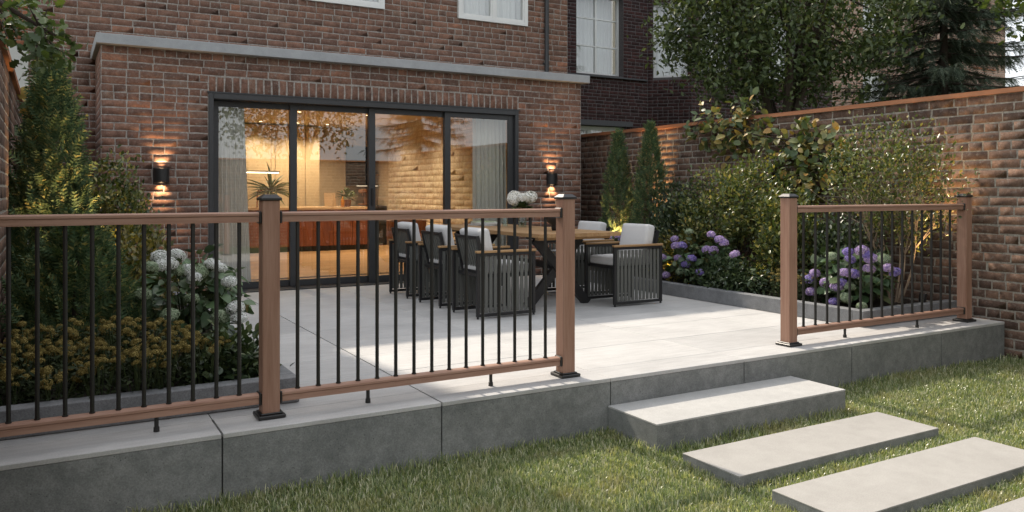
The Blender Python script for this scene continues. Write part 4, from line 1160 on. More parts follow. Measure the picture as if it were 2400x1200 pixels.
# things on the table
vz = thing("flower_vase", "glass vase of round white hydrangea heads standing on the dining table", "vase", (4.36, 7.36, TZ + .001))
mb = MB(); mb.lathe([(.001, .002), (.042, .002), (.045, .01), (.043, .15), (.040, .15), (.042, .012), (.001, .008)], (4.36, 7.36, TZ), 20); part("glass_body", mb, M['glass_clear'], vz, smooth=True)
rgv = np.random.default_rng(2)
hp = [(4.27, 7.40, .985), (4.345, 7.33, 1.005), (4.33, 7.46, 1.02), (4.44, 7.34, 1.018), (4.42, 7.44, .99)]
for p in hp:
    head(vz, p, .084, 'fl_cream', rgv)
    mb = MB(); mb.tube([(4.36 + rgv.normal(0, .012), 7.36 + rgv.normal(0, .012), TZ + .02), (4.36, 7.36, TZ + .16), (p[0], p[1], p[2] - .02)], .004, 6); part("stem", mb, M['stem'], vz)
n = 26; d = rgv.normal(size=(n, 3)); d[:, 2] = np.abs(d[:, 2]) * .4
W, F = leaves(np.tile((4.36, 7.38, .90), (n, 1)) + d * .02, d, np.tile((0, 0, 1.), (n, 1)), rgv.uniform(.07, .12, n), T_BROAD)
o = link("foliage", npmesh("foliage", W - np.array(wloc(vz)), F, M['lf_hyd']), vz); o['kind'] = 'stuff'
bw = thing("black_bowl", "black footed bowl on the table end behind the railing post", "bowl", (4.27, 6.55, TZ + .001))
mb = MB(); mb.lathe([(.001, .0), (.052, .0), (.055, .045), (.06, .055), (.10, .085), (.118, .13), (.118, .142), (.110, .142), (.09, .09), (.001, .065)], (4.27, 6.55, TZ + .001), 28); part("bowl_body", mb, M['ceramic'], bw, smooth=True)
for i, (mat, dx, a, lab) in enumerate((('paper_grey', 0, .1, "grey magazine at the bottom of the pile on the dining table"), ('paper', .008, -.12, "white magazine between two others in the pile on the table"), ('paper_green', -.01, .3, "small green and white booklet on top of the magazine pile"))):
    t = thing("magazine", lab, "magazine", (4.22 + dx, 7.95, TZ + .001 + .016 * i), "magazines piled on the dining table", a)
    w, h = (.12, .16) if i < 2 else (.09, .12)
    mb = MB(); mb.box(-w, w, -h, h, .0, .0025); mb.box(-w, w, -h, h, .0125, .015); link("cover", mb.mesh("cover", M[mat]), t)
    mb = MB(); mb.box(-w + .003, w - .003, -h + .003, h - .003, .0026, .0124); link("pages", mb.mesh("pages", M['paper']), t)
t = thing("drinking_glass", "empty clear drinking glass on the table between vase and magazines", "glass", (4.33, 7.68, TZ + .001))
mb = MB(); mb.lathe([(.001, .001), (.03, .001), (.036, .10), (.034, .10), (.028, .008), (.001, .007)], (4.33, 7.68, TZ + .001), 18); part("glass_body", mb, M['glass_clear'], t, smooth=True)

# ------------------------------------------------------------------ plants
def put(t, name, W, F, mat, kind='stuff'):
    o = link(name, npmesh(name, W - np.array(wloc(t)), F, mat), t)
    if kind: o['kind'] = kind
    return o
def cypress(lab, base, h, r, n, size, seed, mat='lf_cypress', name="cypress_tree", group=None):
    t = thing(name, lab, "tree", tuple(base), group); rg_ = np.random.default_rng(seed)
    s_ = rg_.uniform(0, 1, n) ** 1.25
    prof = np.interp(s_, [0, .08, .3, .6, .85, 1.0], [.76, .95, 1.0, .70, .30, .03])
    th = rg_.uniform(0, 2 * np.pi, n); lump = 1 + .16 * np.sin(3 * th + 9 * s_) + .12 * np.sin(5 * th - 17 * s_)
    rr = r * prof * lump * rg_.uniform(.55, 1.02, n) ** .6
    P = np.stack([base[0] + rr * np.cos(th), base[1] + rr * np.sin(th), base[2] + h * (.02 + .95 * s_)], 1)
    out = np.stack([np.cos(th), np.sin(th), np.zeros(n)], 1)
    ax = out * rg_.uniform(.3, .8, n)[:, None] + np.array((0, 0, 1.0)) * rg_.uniform(.7, 1.3, n)[:, None] + rg_.normal(size=(n, 3)) * .25
    nr = out + rg_.normal(size=(n, 3)) * .5
    W, F = leaves(P, ax, nr, size * rg_.uniform(.6, 1.25, n), T_SPRAY)
    put(t, "crown", W, F, M[mat])
    mb = MB(); mb.tube([tuple(base), (base[0], base[1], base[2] + h * .8)], [r * .13, .006], 8); part("trunk", mb, M['bark'], t)
    return t
def shrub(lab, base, c, r, ncl, per, size, seed, mat, tmpl=T_SIMPLE, nst=9, stem='bark', name="shrub", cat="shrub", spread=.05, r0=.008, up=.4, group=None, lumps=9, shell=.3, amp=.42):
    t = thing(name, lab, cat, tuple(base), group); rg_ = np.random.default_rng(seed)
    C = ell_points(rg_, int(ncl * 1.25), c, np.array(r) * .9, shell, lumps, amp)
    C = C[C[:, 2] > base[2] + .02]
    W, F = cloud(rg_, C, int(per * 1.5), spread, size * 1.4, tmpl, np.array(c) - np.array((0, 0, r[2])), up)
    put(t, "foliage", W, F, M[mat])
    mb = MB()
    if nst:
        limbs(mb, rg_, base, C[rg_.choice(len(C), min(nst, len(C)), False)], r0, 5); part("stems", mb, M[stem], t)['kind'] = 'stuff'
    return t
LEAFM = {}
def leaf_objs(t, name, P, ax, nr, sz, tmpl, mat, key):
    """each large leaf an object of its own, sharing one of three meshes"""
    if key not in LEAFM:
        LEAFM[key] = []
        for k in range(3):
            V, F = tmpl; V = V.copy(); V[:, 0] *= (.85, 1.0, 1.15)[k]; V[:, 2] *= (.6, 1.0, 1.6)[k]
            LEAFM[key].append(npmesh(name, V, F, M[mat], True))
    b = np.array(wloc(t)); ax = unit(ax); sd = unit(np.cross(ax, nr)); nn = np.cross(sd, ax)
    for i in range(len(P)):
        o = bpy.data.objects.new(name, LEAFM[key][i % 3]); COL.objects.link(o); o.parent = t; s_ = sz[i]; q = P[i] - b
        o.matrix_basis = Matrix(((sd[i, 0] * s_, ax[i, 0] * s_, nn[i, 0] * s_, q[0]), (sd[i, 1] * s_, ax[i, 1] * s_, nn[i, 1] * s_, q[1]), (sd[i, 2] * s_, ax[i, 2] * s_, nn[i, 2] * s_, q[2]), (0, 0, 0, 1)))
def hydrangea(lab, base, c, r, heads, nleaf, seed, lsize=.10):
    t = thing("hydrangea", lab, "flowering shrub", tuple(base), "hydrangea bushes in the planters"); rg_ = np.random.default_rng(seed)
    c = np.array(c); r = np.array(r)
    d = unit(rg_.normal(size=(nleaf * 3, 3)) + np.array((-.25, -.45, .25))); d = d[d[:, 2] > -.55][:nleaf]
    n = len(d); P = c + d * r * rg_.uniform(.62, .92, n)[:, None]
    P[:, 2] = np.maximum(P[:, 2], base[2] + .03)
    ax = d * np.array((1, 1, .25)) + rg_.normal(size=(n, 3)) * .35; ax[:, 2] -= .25
    nr = d * .6 + np.array((0, 0, .9)) + rg_.normal(size=(n, 3)) * .3
    leaf_objs(t, "leaf", P, ax, nr, lsize * rg_.uniform(.6, 1.15, n), T_ROUND, 'lf_hyd', 'hyd')
    C = ell_points(rg_, 60, c, r * .8, .2); C = C[C[:, 2] > base[2] + .02]
    W, F = cloud(rg_, C, 5, .05, lsize * .8, T_ROUND, c, .2); put(t, "inner_foliage", W, F, M['lf_low'])
    mb = MB(); limbs(mb, rg_, base, [h[0] for h in heads] + list(C[:8]), .006, 5); part("stems", mb, M['stem'], t)['kind'] = 'stuff'
    for p, rad, key in heads: head(t, p, rad, key, rg_)
    return t
B = 0.085
# --- left bed
cypress("tall slender cypress with golden lit sprays growing against the left garden wall", (0.0, 6.55, B), 1.95, .26, 2400, .15, 1)
cypress("short dark bushy conifer under the tall left cypress", (0.14, 5.55, B), .80, .33, 1500, .14, 2, name="conifer_shrub")
shrub("airy small-leaved shrub between the left cypress and the wall light", (0.36, 7.3, B), (0.40, 7.3, .70), (.34, .30, .60), 190, 14, .034, 3, 'lf_box', nst=12)
shrub("broad dark green shrub behind the white hydrangea, against the extension corner", (0.42, 6.4, B), (.44, 6.4, .42), (.30, .28, .34), 120, 16, .036, 33, 'lf_gold', nst=16)
hw = [((374, 602), 'fl_white'), ((379, 622), 'fl_white'), ((414, 600), 'fl_white'), ((420, 634), 'fl_green'), ((441, 634), 'fl_white'), ((466, 637), 'fl_green'), ((513, 628), 'fl_white'), ((498, 621), 'fl_white'),
      ((352, 628), 'fl_green'), ((395, 618), 'fl_white'), ((455, 652), 'fl_white'), ((538, 660), 'fl_white'), ((560, 745), 'fl_white'), ((335, 690), 'fl_green'), ((450, 700), 'fl_green'), ((398, 738), 'fl_green'), ((552, 722), 'fl_white'), ((515, 744), 'fl_green'), ((521, 780), 'fl_green')]
rgh = np.random.default_rng(9)
hydrangea("white flowering hydrangea with big leaves in the left planter near the glass door", (.78, 5.75, B), (.80, 5.75, .34), (.42, .40, .32),
          [(at_Y(p[0], p[1], (5.34 if p[1] < 700 else 5.26) + rgh.uniform(-.05, .05)), .058, k) for p, k in hw], 215, 4, .098)
shrub("low glossy shrub at the front right corner of the left planter", (.84, 4.55, B), (.82, 4.50, .16), (.19, .20, .11), 90, 12, .034, 5, 'lf_low', T_BROAD, nst=14)
# sedum plants
def sedum(p, h, r, nh, seed, lab):
    t = thing("sedum_plant", lab, "flowering plant", (p[0], p[1], B), "mustard flowering sedum plants"); rg_ = np.random.default_rng(seed)
    n = 230; th = rg_.uniform(0, 6.28, n); rr = r * np.sqrt(rg_.uniform(0, 1, n)); z = rg_.uniform(.05, .85, n) * h
    P = np.stack([p[0] + rr * np.cos(th), p[1] + rr * np.sin(th), B + z], 1)
    ax = np.stack([np.cos(th), np.sin(th), rg_.uniform(.2, 1.2, n)], 1) + rg_.normal(size=(n, 3)) * .4
    W, F = leaves(P, ax, np.tile((0, 0, 1.), (n, 1)) + rg_.normal(size=(n, 3)) * .4, rg_.uniform(.022, .042, n), T_LONG); put(t, "foliage", W, F, M['lf_sedum'])
    mb = MB()
    for k in range(nh):
        a = rg_.uniform(0, 6.28); q = r * 1.05 * math.sqrt(rg_.uniform(0, 1)); zz = B + h * rg_.uniform(.72, 1.05) - .25 * q
        hp_ = np.array((p[0] + q * math.cos(a), p[1] + q * math.sin(a), zz))
        mb.tube([(p[0] + .5 * q * math.cos(a), p[1] + .5 * q * math.sin(a), B), tuple(hp_)], .003, 5)
        o = link("flower_head", SEDH[k % 3], t, tuple(hp_ - np.array(wloc(t)))); s_ = rg_.uniform(.017, .027); o.scale = (s_, s_, s_ * .95); o.rotation_euler = (rg_.normal(0, .2), rg_.normal(0, .2), rg_.uniform(0, 6))
        o['kind'] = 'stuff'
    part("stems", mb, M['stem'], t)['kind'] = 'stuff'
def sed_head(seed):
    rg_ = np.random.default_rng(seed); n = 46; i = np.arange(n) + .5
    ph = np.arccos(1 - 1.15 * i / n); th = np.pi * (1 + 5 ** .5) * i
    d = np.stack([np.cos(th) * np.sin(ph), np.sin(th) * np.sin(ph), np.cos(ph)], 1)
    W, F = leaves(d * (.9 + rg_.normal(0, .1, n))[:, None] * np.array((1, 1, .8)), unit(np.cross(d, rg_.normal(size=(n, 3)))), d, np.full(n, .42), T_FLORET)
    return npmesh("flower_head", W, F, M['fl_mustard'])
SEDH = [sed_head(k) for k in range(3)]
k = 0; rgs = np.random.default_rng(12)
for row, y in enumerate((4.30, 4.52, 4.76, 5.02)):
    for x in np.arange(-.14 + .06 * (row % 2), (.72 if row == 0 else .68 if row < 3 else .40), .165):
        sedum((x + rgs.uniform(-.03, .03), y + rgs.uniform(-.04, .04)), rgs.uniform(.15, .21) + .025 * row + .05 * (x > .3), .11, 20, 200 + k,
              "mustard yellow flowering sedum plant among its like in the left planter"); k += 1
# climber leaves behind the left cypress
def climber(lab, stemline, blobs, X, n, size, seed, rootz=B, horiz=False):
    t = thing("climbing_plant", lab, "climbing plant", tuple(stemline[0]), "large leaved climbers on the garden walls"); rg_ = np.random.default_rng(seed)
    w = np.array([b[2] ** 2 for b in blobs], float); w /= w.sum(); P = []
    for i in rg_.choice(len(blobs), n, p=w):
        bx, by, br = blobs[i]; a = rg_.uniform(0, 6.28); q = br * math.sqrt(rg_.uniform(0, 1)); P.append(at_X(bx + q * math.cos(a), by + q * math.sin(a) * .8, X - rg_.uniform(.02, .20) * np.sign(X)))
    P = np.array(P); ax = rg_.normal(size=(n, 3)) * .8; ax[:, 2] -= .1; ax[:, 0] -= .35 * np.sign(X); nr = rg_.normal(size=(n, 3)) * .55 + np.array((-.6 * np.sign(X), -.5, .7))
    leaf_objs(t, "leaf", P, ax, nr, size * rg_.uniform(.6, 1.2, n), T_BROAD, 'lf_climb', 'climb')
    q = P[rg_.integers(0, n, 520)] + rg_.normal(0, .06, (520, 3)); q[:, 0] = np.minimum(q[:, 0] + .04, X - .02)
    W, F = leaves(q, rg_.normal(size=(520, 3)), rg_.normal(size=(520, 3)) + np.array((-1, -.5, .8)), size * rg_.uniform(.5, 1.0, 520), T_BROAD); put(t, "leaf", W, F, M['lf_climb'])
    mb = MB()
    for st_ in range(4):
        o = np.array(stemline[0]) + rg_.normal(0, .03, 3); o[2] = rootz; pts = [tuple(o)]
        for q in stemline[1:]: pts.append(tuple(np.array(q) + rg_.normal(0, .06, 3)))
        mb.tube(pts, list(np.linspace(.012, .004, len(pts))), 5)
    for q in P[rg_.choice(n, 40, False)]:
        j = np.argmin([np.linalg.norm(np.array(s_) - q) for s_ in stemline]); mb.tube([tuple(stemline[j]), tuple((np.array(stemline[j]) + q) / 2 + rg_.normal(0, .03, 3)), tuple(q)], [.006, .004, .002], 4)
    part("stems", mb, M['bark'], t)['kind'] = 'stuff'
climber("large leaved climber with yellowing leaves spreading over the right garden wall",
        [at_X(1800, 560, 6.72), at_X(1800, 470, 6.80), at_X(1830, 390, 6.82), at_X(1870, 350, 6.84), at_X(1780, 310, 6.84), at_X(1690, 290, 6.84), at_X(1640, 280, 6.84)],
        [(1650, 278, 46), (1700, 285, 52), (1750, 280, 42), (1690, 335, 46), (1750, 335, 34), (1640, 320, 28), (1800, 320, 30), (1845, 345, 38), (1880, 300, 26), (1905, 330, 40), (1950, 335, 36), (1870, 395, 48), (1920, 400, 48), (1960, 390, 34), (1890, 440, 40), (1830, 420, 26), (1990, 370, 22)], 6.88, 298, .108, 15)
rgc = np.random.default_rng(16)
t = thing("climbing_plant", "dark broad-leaved climber with few yellow leaves behind the tall left cypress", "climbing plant", (-.15, 7.6, B), "large leaved climbers on the garden walls")
n = 75; P = np.stack([rgc.uniform(-.24, -.02, n), rgc.uniform(7.3, 8.0, n), rgc.uniform(.8, 1.98, n)], 1)
ax = rgc.normal(size=(n, 3)) * .6 + np.array((.4, -.3, .1)); leaf_objs(t, "leaf", P, ax, rgc.normal(size=(n, 3)) * .4 + np.array((.4, -.7, .5)), .14 * rgc.uniform(.7, 1.15, n), T_BROAD, 'lf_climb', 'climb')
mb = MB(); limbs(mb, rgc, (-.15, 7.6, B), P[:14], .008, 5); part("stems", mb, M['bark'], t)['kind'] = 'stuff'

# --- right bed
cypress("narrow cypress right next to the far corner of the patio, left of its twin", (6.42, 8.38, B), 1.78, .22, 1900, .11, 17, group="twin cypresses at the garden wall")
cypress("narrow cypress in front of the wall's light streak, right of its twin", (6.46, 7.78, B), 1.85, .23, 1900, .11, 18, group="twin cypresses at the garden wall", mat='lf_spruce' if False else 'lf_cypress')
shrub("dark fine-leaved shrub right behind the near right-hand chair", (6.35, 7.15, B), (6.3, 7.15, .40), (.36, .34, .34), 150, 15, .034, 19, 'lf_box_dark', nst=16)
shrub("tall twiggy shrub with fine leaves left of the third railing post", (6.42, 6.35, B), (6.42, 6.3, .92), (.46, .56, .58), 300, 13, .034, 20, 'lf_box', nst=22, r0=.009, spread=.06)
shrub("sunlit golden green shrub behind the third railing post", (6.3, 5.50, B), (6.28, 5.5, .58), (.38, .40, .42), 200, 15, .036, 21, 'lf_box', nst=20)
shrub("tall dark leafy shrub filling the gap between the right twin cypress and the twiggy shrub", (6.55, 7.2, B), (6.5, 7.15, .62), (.32, .38, .50), 200, 14, .034, 36, 'lf_box_dark', nst=12)
shrub("bright golden shrub in the middle of the right planter", (6.3, 6.85, B), (6.15, 6.75, .42), (.30, .25, .30), 110, 15, .034, 34, 'lf_gold', nst=16)
shrub("dark small-leaved shrub low behind the right railing panel", (6.35, 4.85, B), (6.35, 4.9, .46), (.32, .30, .34), 150, 14, .034, 35, 'lf_box_dark', nst=16)
sh = shrub("tall airy shrub with pale forked stems in front of the right garden wall", (6.55, 4.48, B), (6.5, 4.55, 1.15), (.38, .58, .50), 280, 11, .027, 22, 'lf_box', nst=0, stem='bark_pale', r0=.016, spread=.06)
rga = np.random.default_rng(222); mb = MB()
for k in range(6):
    a = rga.uniform(0, 6.28); b0_ = np.array((6.52 + .03 * math.cos(a), 4.50 + .05 * math.sin(a), B)); e1 = b0_ + np.array((.10 * math.cos(a), .16 * math.sin(a), rga.uniform(.40, .55)))
    limbs(mb, rga, b0_, [e1], .013, 6, .02)
    for j in range(4):
        e2 = e1 + np.array((rga.normal(0, .09), rga.normal(0, .14), rga.uniform(.22, .45))); limbs(mb, rga, e1, [e2], .0055, 5, .05)
        for i in range(5):
            e3 = e2 + np.array((rga.normal(0, .10), rga.normal(0, .14), rga.uniform(.08, .32))); limbs(mb, rga, e2 - (e2 - e1) * rga.uniform(0, .6), [e3], .0028, 4, .05)
part("branches", mb, M['bark_pale'], sh)['kind'] = 'stuff'
t = shrub("low shrub sprinkled with tiny white blossoms in front of the purple hydrangea", (5.86, 5.85, B), (5.88, 5.9, .19), (.18, .40, .16), 110, 14, .036, 23, 'lf_low', T_LONG, nst=16)
rgb = np.random.default_rng(24); P = ell_points(rgb, 90, (5.88, 5.9, .20), (.19, .41, .17), .9); P = P[P[:, 2] > .16]
W, F = leaves(P, rgb.normal(size=(len(P), 3)), rgb.normal(size=(len(P), 3)), np.full(len(P), .012), T_FLORET); o = put(t, "blossoms", W, F, M['fl_white'])
h1 = [((1581, 560), 'fl_purple'), ((1584, 576), 'fl_purple'), ((1598, 576), 'fl_blue'), ((1589, 605), 'fl_purple'), ((1621, 606), 'fl_blue'), ((1607, 620), 'fl_blue'), ((1640, 638), 'fl_blue'), ((1561, 645), 'fl_purple'), ((1552, 603), 'fl_purple'),
      ((1595, 636), 'fl_green'), ((1667, 550), 'fl_purple'), ((1687, 562), 'fl_purple'), ((1696, 569), 'fl_purple'), ((1656, 585), 'fl_purple'), ((1672, 587), 'fl_purple'), ((1722, 596), 'fl_purple'), ((1615, 543), 'fl_green')]
hydrangea("purple hydrangea beside the right-hand chairs, away from the railing", (6.0, 6.45, B), (6.02, 6.4, .32), (.32, .52, .28), [(at_X(p[0], p[1], 5.69 + rgh.uniform(-.04, .06)), .055, k) for p, k in h1], 105, 25, .11)
h2 = [((1987, 590), 'fl_blue'), ((1993, 607), 'fl_blue'), ((2020, 587), 'fl_purple'), ((2033, 597), 'fl_blue'), ((2041, 606), 'fl_purple'), ((1910, 640), 'fl_purple'), ((1900, 654), 'fl_blue'), ((1981, 640), 'fl_purple'), ((2000, 642), 'fl_blue'),
      ((2037, 630), 'fl_purple'), ((1935, 662), 'fl_purple'), ((1960, 672), 'fl_purple'), ((1973, 663), 'fl_blue'), ((1902, 684), 'fl_purple'), ((1955, 707), 'fl_blue'), ((2082, 628), 'fl_purple'), ((2098, 638), 'fl_blue'),
      ((1950, 601), 'fl_green'), ((1991, 671), 'fl_green'), ((1982, 698), 'fl_green'), ((2073, 607), 'fl_green'), ((2020, 718), 'fl_green')]
hydrangea("purple hydrangea behind the right railing panel near the garden wall", (6.05, 4.62, B), (6.08, 4.62, .30), (.34, .38, .27), [(at_X(p[0], p[1], 5.79 + rgh.uniform(-.05, .07)), .054, k) for p, k in h2], 110, 26, .11)
hydrangea("purple hydrangea glimpsed between table and near right-hand chair cushion", (6.1, 7.75, B), (6.05, 7.75, .30), (.22, .25, .24), [(at_X(1440 + dx, 556 + dy, 5.9), .055, k) for dx, dy, k in ((-8, 2, 'fl_purple'), (8, 0, 'fl_purple'), (18, 6, 'fl_blue'))], 45, 27, .11)
k = 0
for (x, y) in ((5.84, 5.20), (5.83, 5.02), (5.98, 5.12), (5.86, 4.88)):
    sedum((x, y), .26, .10, 10, 300 + k, "mustard yellow flowering sedum plant in the right planter beside the third railing post"); k += 1

# ------------------------------------------------------------------ garden spotlights in the beds
def spotlight(p, aim, e, lab, ang=60, up=.07):
    t = thing("garden_spotlight", lab, "garden light", p, "small black spotlights in the planters")
    d = (Vector(aim) - Vector(p)).normalized(); q = Vector(p) + Vector((0, 0, up))
    mb = MB(); mb.tube([tuple(p), tuple(q)], .006, 6); part("spike", mb, M['black'], t)
    mb = MB(); mb.tube([tuple(q - d * .04), tuple(q + d * .04)], [.028, .032], 12, False); mb.tube([tuple(q - d * .04), tuple(q - d * .039)], .028, 12); part("shade", mb, M['black'], t)
    mb = MB(); mb.tube([tuple(q + d * .018), tuple(q + d * .02)], .024, 12); part("lens", mb, M['lamp_warm'], t)
    ld = bpy.data.lights.new("spotlight_glow", 'SPOT'); ld.energy = e; ld.color = (1.0, 0.63, 0.29); ld.spot_size = R(ang); ld.spot_blend = .9; ld.shadow_soft_size = .02
    lo = bpy.data.objects.new("spotlight_glow", ld); COL.objects.link(lo); lo.parent = t; lo.location = Vector((0, 0, up)) + d * .045; lo.rotation_euler = d.to_track_quat('-Z', 'Y').to_euler()
spotlight((.30, 6.02, .09), (.02, 6.5, 1.35), 34, "small black garden spotlight aimed at the tall left cypress", 75, .32)
spotlight((.55, 6.85, .09), (.36, 7.2, .5), 14, "small black garden spotlight under the airy shrub near the wall light", 80)
spotlight((6.74, 8.12, .09), (6.90, 8.14, 1.8), 260, "small black garden spotlight behind the twin cypresses washing the wall", 34)
spotlight((6.16, 8.12, .09), (6.42, 8.36, 1.0), 30, "small black garden spotlight in front of the left twin cypress", 70, .22)
spotlight((5.98, 5.72, .09), (6.3, 5.5, .75), 6, "small black garden spotlight under the golden green shrub", 90)
spotlight((6.50, 4.22, .09), (6.90, 4.20, 1.75), 55, "small black garden spotlight at the foot of the airy pale-stemmed shrub", 46)
spotlight((5.95, 6.95, .09), (6.2, 6.75, .5), 10, "small black garden spotlight under the bright golden shrub", 90)

# ------------------------------------------------------------------ trees
def tree(name, lab, base, crowns, ncl, per, size, seed, mat, tmpl=T_SIMPLE, r0=.14, spread=.22, tips=24, group=None, bark='bark', stems=5, cat="tree", fork=None):
    t = thing(name, lab, cat, tuple(base), group); rg_ = np.random.default_rng(seed); Cs = []
    tot = sum(c[2] for c in crowns)
    for c, r, w in crowns: Cs.append(ell_points(rg_, int(ncl * w / tot), c, r, .35, 9, .3))
    C = np.vstack(Cs); C = C[C[:, 2] > GZ + .8]
    W, F = cloud(rg_, C, per, spread, size, tmpl, None, .3, 1.0); put(t, "crown", W, F, M[mat])
    mb = MB(); base = np.array(base, float); fk = base + np.array((0, 0, 1.6)) if fork is None else np.array(fork)
    mb.tube([tuple(base), tuple((base + fk) / 2 + rg_.normal(0, .03, 3)), tuple(fk)], [r0 * 1.25, r0 * 1.05, r0], 10)
    c0 = np.array(crowns[0][0]); r_ = np.array(crowns[0][1]); mains = []
    for q in range(stems):
        a = 2 * math.pi * q / stems + rg_.uniform(-.4, .4); e = c0 + np.array((math.cos(a) * r_[0] * .55, math.sin(a) * r_[1] * .55, r_[2] * rg_.uniform(.2, .6))); mains.append(e)
        mb.tube([tuple(fk - (0, 0, .1)), tuple(fk + (e - fk) * .4 + rg_.normal(0, .1, 3)), tuple(fk + (e - fk) * .75 + rg_.normal(0, .1, 3)), tuple(e)], [r0 * .62, r0 * .45, r0 * .3, r0 * .16], 8)
    for q in C[rg_.choice(len(C), tips, False)]:
        m = mains[int(np.argmin([np.linalg.norm(m_ - q) for m_ in mains]))]; s_ = fk + (m - fk) * rg_.uniform(.35, .9)
        limbs(mb, rg_, s_, [q], r0 * .2, 5)
    part("trunk", mb, M[bark], t)
    return t
tree("leafy_tree", "large dark green leafy tree with several leaning trunks beyond the garden wall", (10.25, 9.1, GZ),
     [((10.2, 9.0, 4.15), (1.75, 1.7, 1.55), 5), ((9.2, 9.4, 3.85), (.75, .9, 1.0), 1.4), ((11.3, 8.5, 3.6), (1.0, 1.0, .95), 1.6), ((10.0, 9.0, 3.0), (1.1, 1.0, .5), .8)], 520, 34, .105, 28, 'lf_tree', T_SIMPLE, r0=.13, spread=.17, tips=40, stems=7, fork=(10.25, 9.05, 1.75))
def spruce(lab, base, h, r, seed, z0=.15, n_whorl=26, per=11, group=None, name="spruce_tree"):
    t = thing(name, lab, "tree", tuple(base), group); rg_ = np.random.default_rng(seed); base = np.array(base, float)
    P = []; A = []; N = []; Sz = []; mb = MB(); mb.tube([tuple(base), tuple(base + (0, 0, h))], [.10, .02], 8)
    for k in range(n_whorl):
        f = z0 + (1 - z0) * k / n_whorl; L = r * (1 - f) ** .8 + .15
        for q in range(per):
            a = rg_.uniform(0, 6.28); l = L * rg_.uniform(.7, 1.1); z = base[2] + h * f + rg_.uniform(-.1, .1)
            pts = []
            for s_ in np.linspace(0, 1, 6): pts.append(np.array((base[0] + math.cos(a) * l * s_, base[1] + math.sin(a) * l * s_, z + .1 * s_ - .38 * l * s_ ** 1.4 + .22 * l * s_ ** 3)))
            mb.tube([tuple(p) for p in pts], list(np.linspace(.022, .006, 6)), 4, False)
            m = int(16 + 20 * l)
            for s_ in rg_.uniform(.03, 1.0, m):
                i = min(int(s_ * 5), 4); p = pts[i] + (pts[i + 1] - pts[i]) * (s_ * 5 - i); P.append(p)
                sg = rg_.choice((-1, 1)); side = np.array((-math.sin(a), math.cos(a), 0)) * sg
                A.append(np.array((math.cos(a), math.sin(a), 0)) * .7 + side * rg_.uniform(.2, .9) + np.array((0, 0, rg_.uniform(-.9, .05)))); N.append(np.array((0, 0, 1.0)) + rg_.normal(size=3) * .3); Sz.append(rg_.uniform(.22, .42) * (1.15 - .5 * s_))
    W, F = leaves(np.array(P), np.array(A), np.array(N), np.array(Sz), T_NEEDLE); put(t, "crown", W, F, M['lf_spruce'])
    part("trunk", mb, M['bark'], t)
spruce("tall dark spruce with drooping branches in front of the pale pink building", (12.9, 8.0, GZ), 8.5, 2.0, 29, z0=.20, n_whorl=28, per=11)
tree("oak_tree", "sunlit oak whose leafy branches enter beside the pale sky above the garden wall", (10.3, 4.5, GZ), [((10.35, 4.6, 3.75), (1.0, .9, 1.05), 3), ((9.75, 5.0, 3.75), (.5, .5, .55), 1)], 170, 26, .10, 30, 'lf_oak', T_OAK, r0=.11, spread=.14, tips=22, fork=(10.3, 4.5, 2.2))
# oak branch hanging in from the left
t = thing("oak_tree", "oak standing beyond the left wall with one branch hanging over the bed", "tree", (-1.6, 4.6, GZ))
rgo = np.random.default_rng(31); mb = MB()
mb.tube([(-1.6, 4.6, GZ), (-1.55, 4.6, 1.2), (-1.4, 4.65, 2.4)], [.12, .10, .07], 10)
main = [(-1.4, 4.65, 2.4), (-.7, 4.65, 2.3), (-.25, 4.65, 2.02), (-.05, 4.65, 1.90), (.06, 4.66, 1.84)]
mb.tube(main, [.05, .03, .014, .009, .004], 7)
tips = []
for (x, y) in ((20, 30), (60, 20), (100, 45), (45, 75), (85, 90), (120, 60), (140, 85), (75, 120), (110, 115), (160, 125), (30, 95), (15, 60), (130, 140), (70, 5), (120, 20), (95, 150)):
    q = at_Y(x - 8, y, 4.65 + rgo.uniform(-.25, .25)); tips.append(q)
    s_ = np.array(main[2 if x < 70 else 3]); mb.tube([tuple(s_), tuple((s_ + q) / 2 + rgo.normal(0, .015, 3)), tuple(q)], [.006, .004, .002], 5)
for k in range(12): tips.append(np.array((-.75, 4.65, 2.35)) + rgo.normal(0, .25, 3) * np.array((1, 1, .7)))
part("trunk", mb, M['bark'], t)
C = np.array(tips); W, F = cloud(rgo, C, 15, .035, .062, T_OAK, None, -.2, .9); put(t, "crown", W, F, M['lf_oak'])
# trees behind the viewer, seen mirrored in the glass
tree("leafy_tree", "broad leafy tree behind the viewer, mirrored in the second glass pane", (6.6, -5.6, GZ), [((6.2, -5.8, 5.2), (3.0, 1.9, 2.7), 1)], 460, 32, .15, 32, 'lf_tree', r0=.08, spread=.25, tips=26, fork=(6.6, -5.6, 2.0))
spruce("spruce behind the viewer, mirrored in the third glass pane", (11.0, -7.5, GZ), 9.5, 2.3, 33, z0=.33, n_whorl=20, per=10)

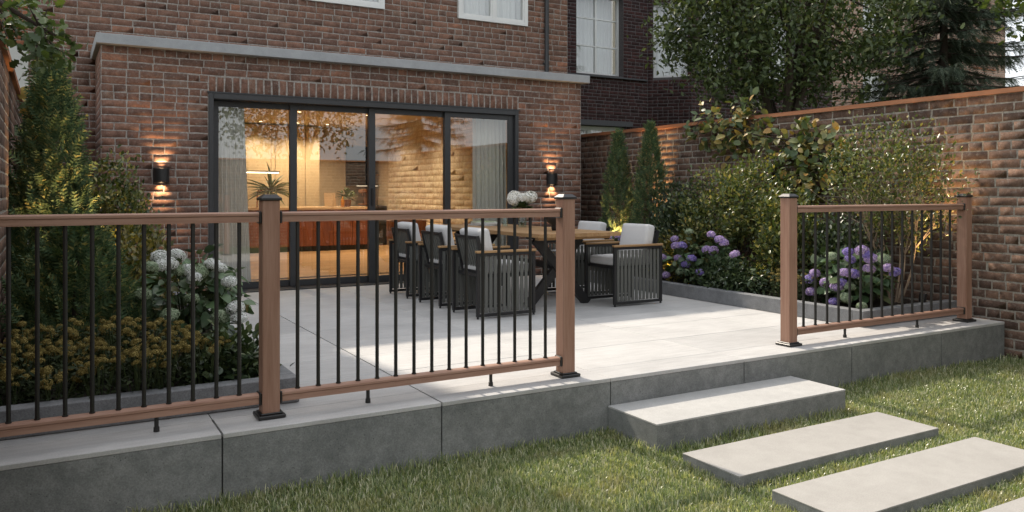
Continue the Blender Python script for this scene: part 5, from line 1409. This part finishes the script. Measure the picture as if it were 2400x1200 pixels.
# ------------------------------------------------------------------ grass
rgg = np.random.default_rng(77)
def grass_pts(n, x0, x1, y0, y1):
    P = np.stack([rgg.uniform(x0, x1, n), rgg.uniform(y0, y1, n)], 1)
    D = P[:, 0] * _a[0] + P[:, 1] * _a[1]; u = P[:, 0] * _r[0] + P[:, 1] * _r[1]
    px = 1200 + 1880 * u / np.maximum(D, .1); py = 451 + 1880 * (EYE - GZ - .05) / np.maximum(D, .1)
    k = (D > .5) & (px > -150) & (px < 2550) & (py < 1330)
    for (a, b, c, d) in ((2.772, 4.288, 3.287, 3.73), (2.772, 4.318, 2.702, 3.095), (2.772, 4.333, 2.122, 2.515), (2.772, 4.333, 1.497, 1.915)):
        k &= ~((P[:, 0] > a) & (P[:, 0] < b) & (P[:, 1] > c) & (P[:, 1] < d))
    return P[k]
P = grass_pts(420000, -.6, 6.89, 1.0, 3.715)
P = P[rgg.uniform(0, 1, len(P)) < .72 + .28 * np.sin(P[:, 0] * 4.1 + 2 * np.sin(P[:, 1] * 2.3)) * np.cos(P[:, 1] * 5.3 + P[:, 0] * 1.7)]
n = len(P)
patch = .5 + .5 * np.sin(P[:, 0] * 2.3 + 1.2 * np.sin(P[:, 1] * 3.1)) * np.cos(P[:, 1] * 2.7 + P[:, 0])
h = (.012 + .036 * rgg.beta(2.0, 2.6, n)) * (.75 + .5 * patch)
edge = np.minimum.reduce([np.abs(P[:, 1] - 3.72), np.abs(6.9 - P[:, 0]),
                          np.hypot(np.maximum(np.maximum(2.77 - P[:, 0], P[:, 0] - 4.3), 0), np.maximum(np.maximum(3.29 - P[:, 1], P[:, 1] - 3.72), 0))])
h *= 1 + .9 * np.exp(-(edge / .045) ** 2)
a = rgg.uniform(0, 6.283, n); lean = rgg.uniform(.1, .95, n) * h; w = rgg.uniform(.0012, .0028, n)
dirx, diry = np.cos(a), np.sin(a); sx, sy = -diry, dirx
b0 = np.stack([P[:, 0], P[:, 1], np.full(n, GZ)], 1)
def off(k, l, z): return b0 + np.stack([dirx * l + sx * w * k, diry * l + sy * w * k, z], 1)
V = np.stack([off(-1, 0, 0 * h), off(1, 0, 0 * h), off(-.8, lean * .35, h * .6), off(.8, lean * .35, h * .6), off(0, lean, h * (1 - .18 * lean / h))], 1).reshape(-1, 3)
i0 = np.arange(n) * 5
gr = link("grass", npmesh("grass", V, [np.stack([i0, i0 + 1, i0 + 3, i0 + 2], 1), np.stack([i0 + 2, i0 + 3, i0 + 4], 1)], M['grass'])); gr['kind'] = 'stuff'
gr['label'] = "short green lawn grass with some dry blades"
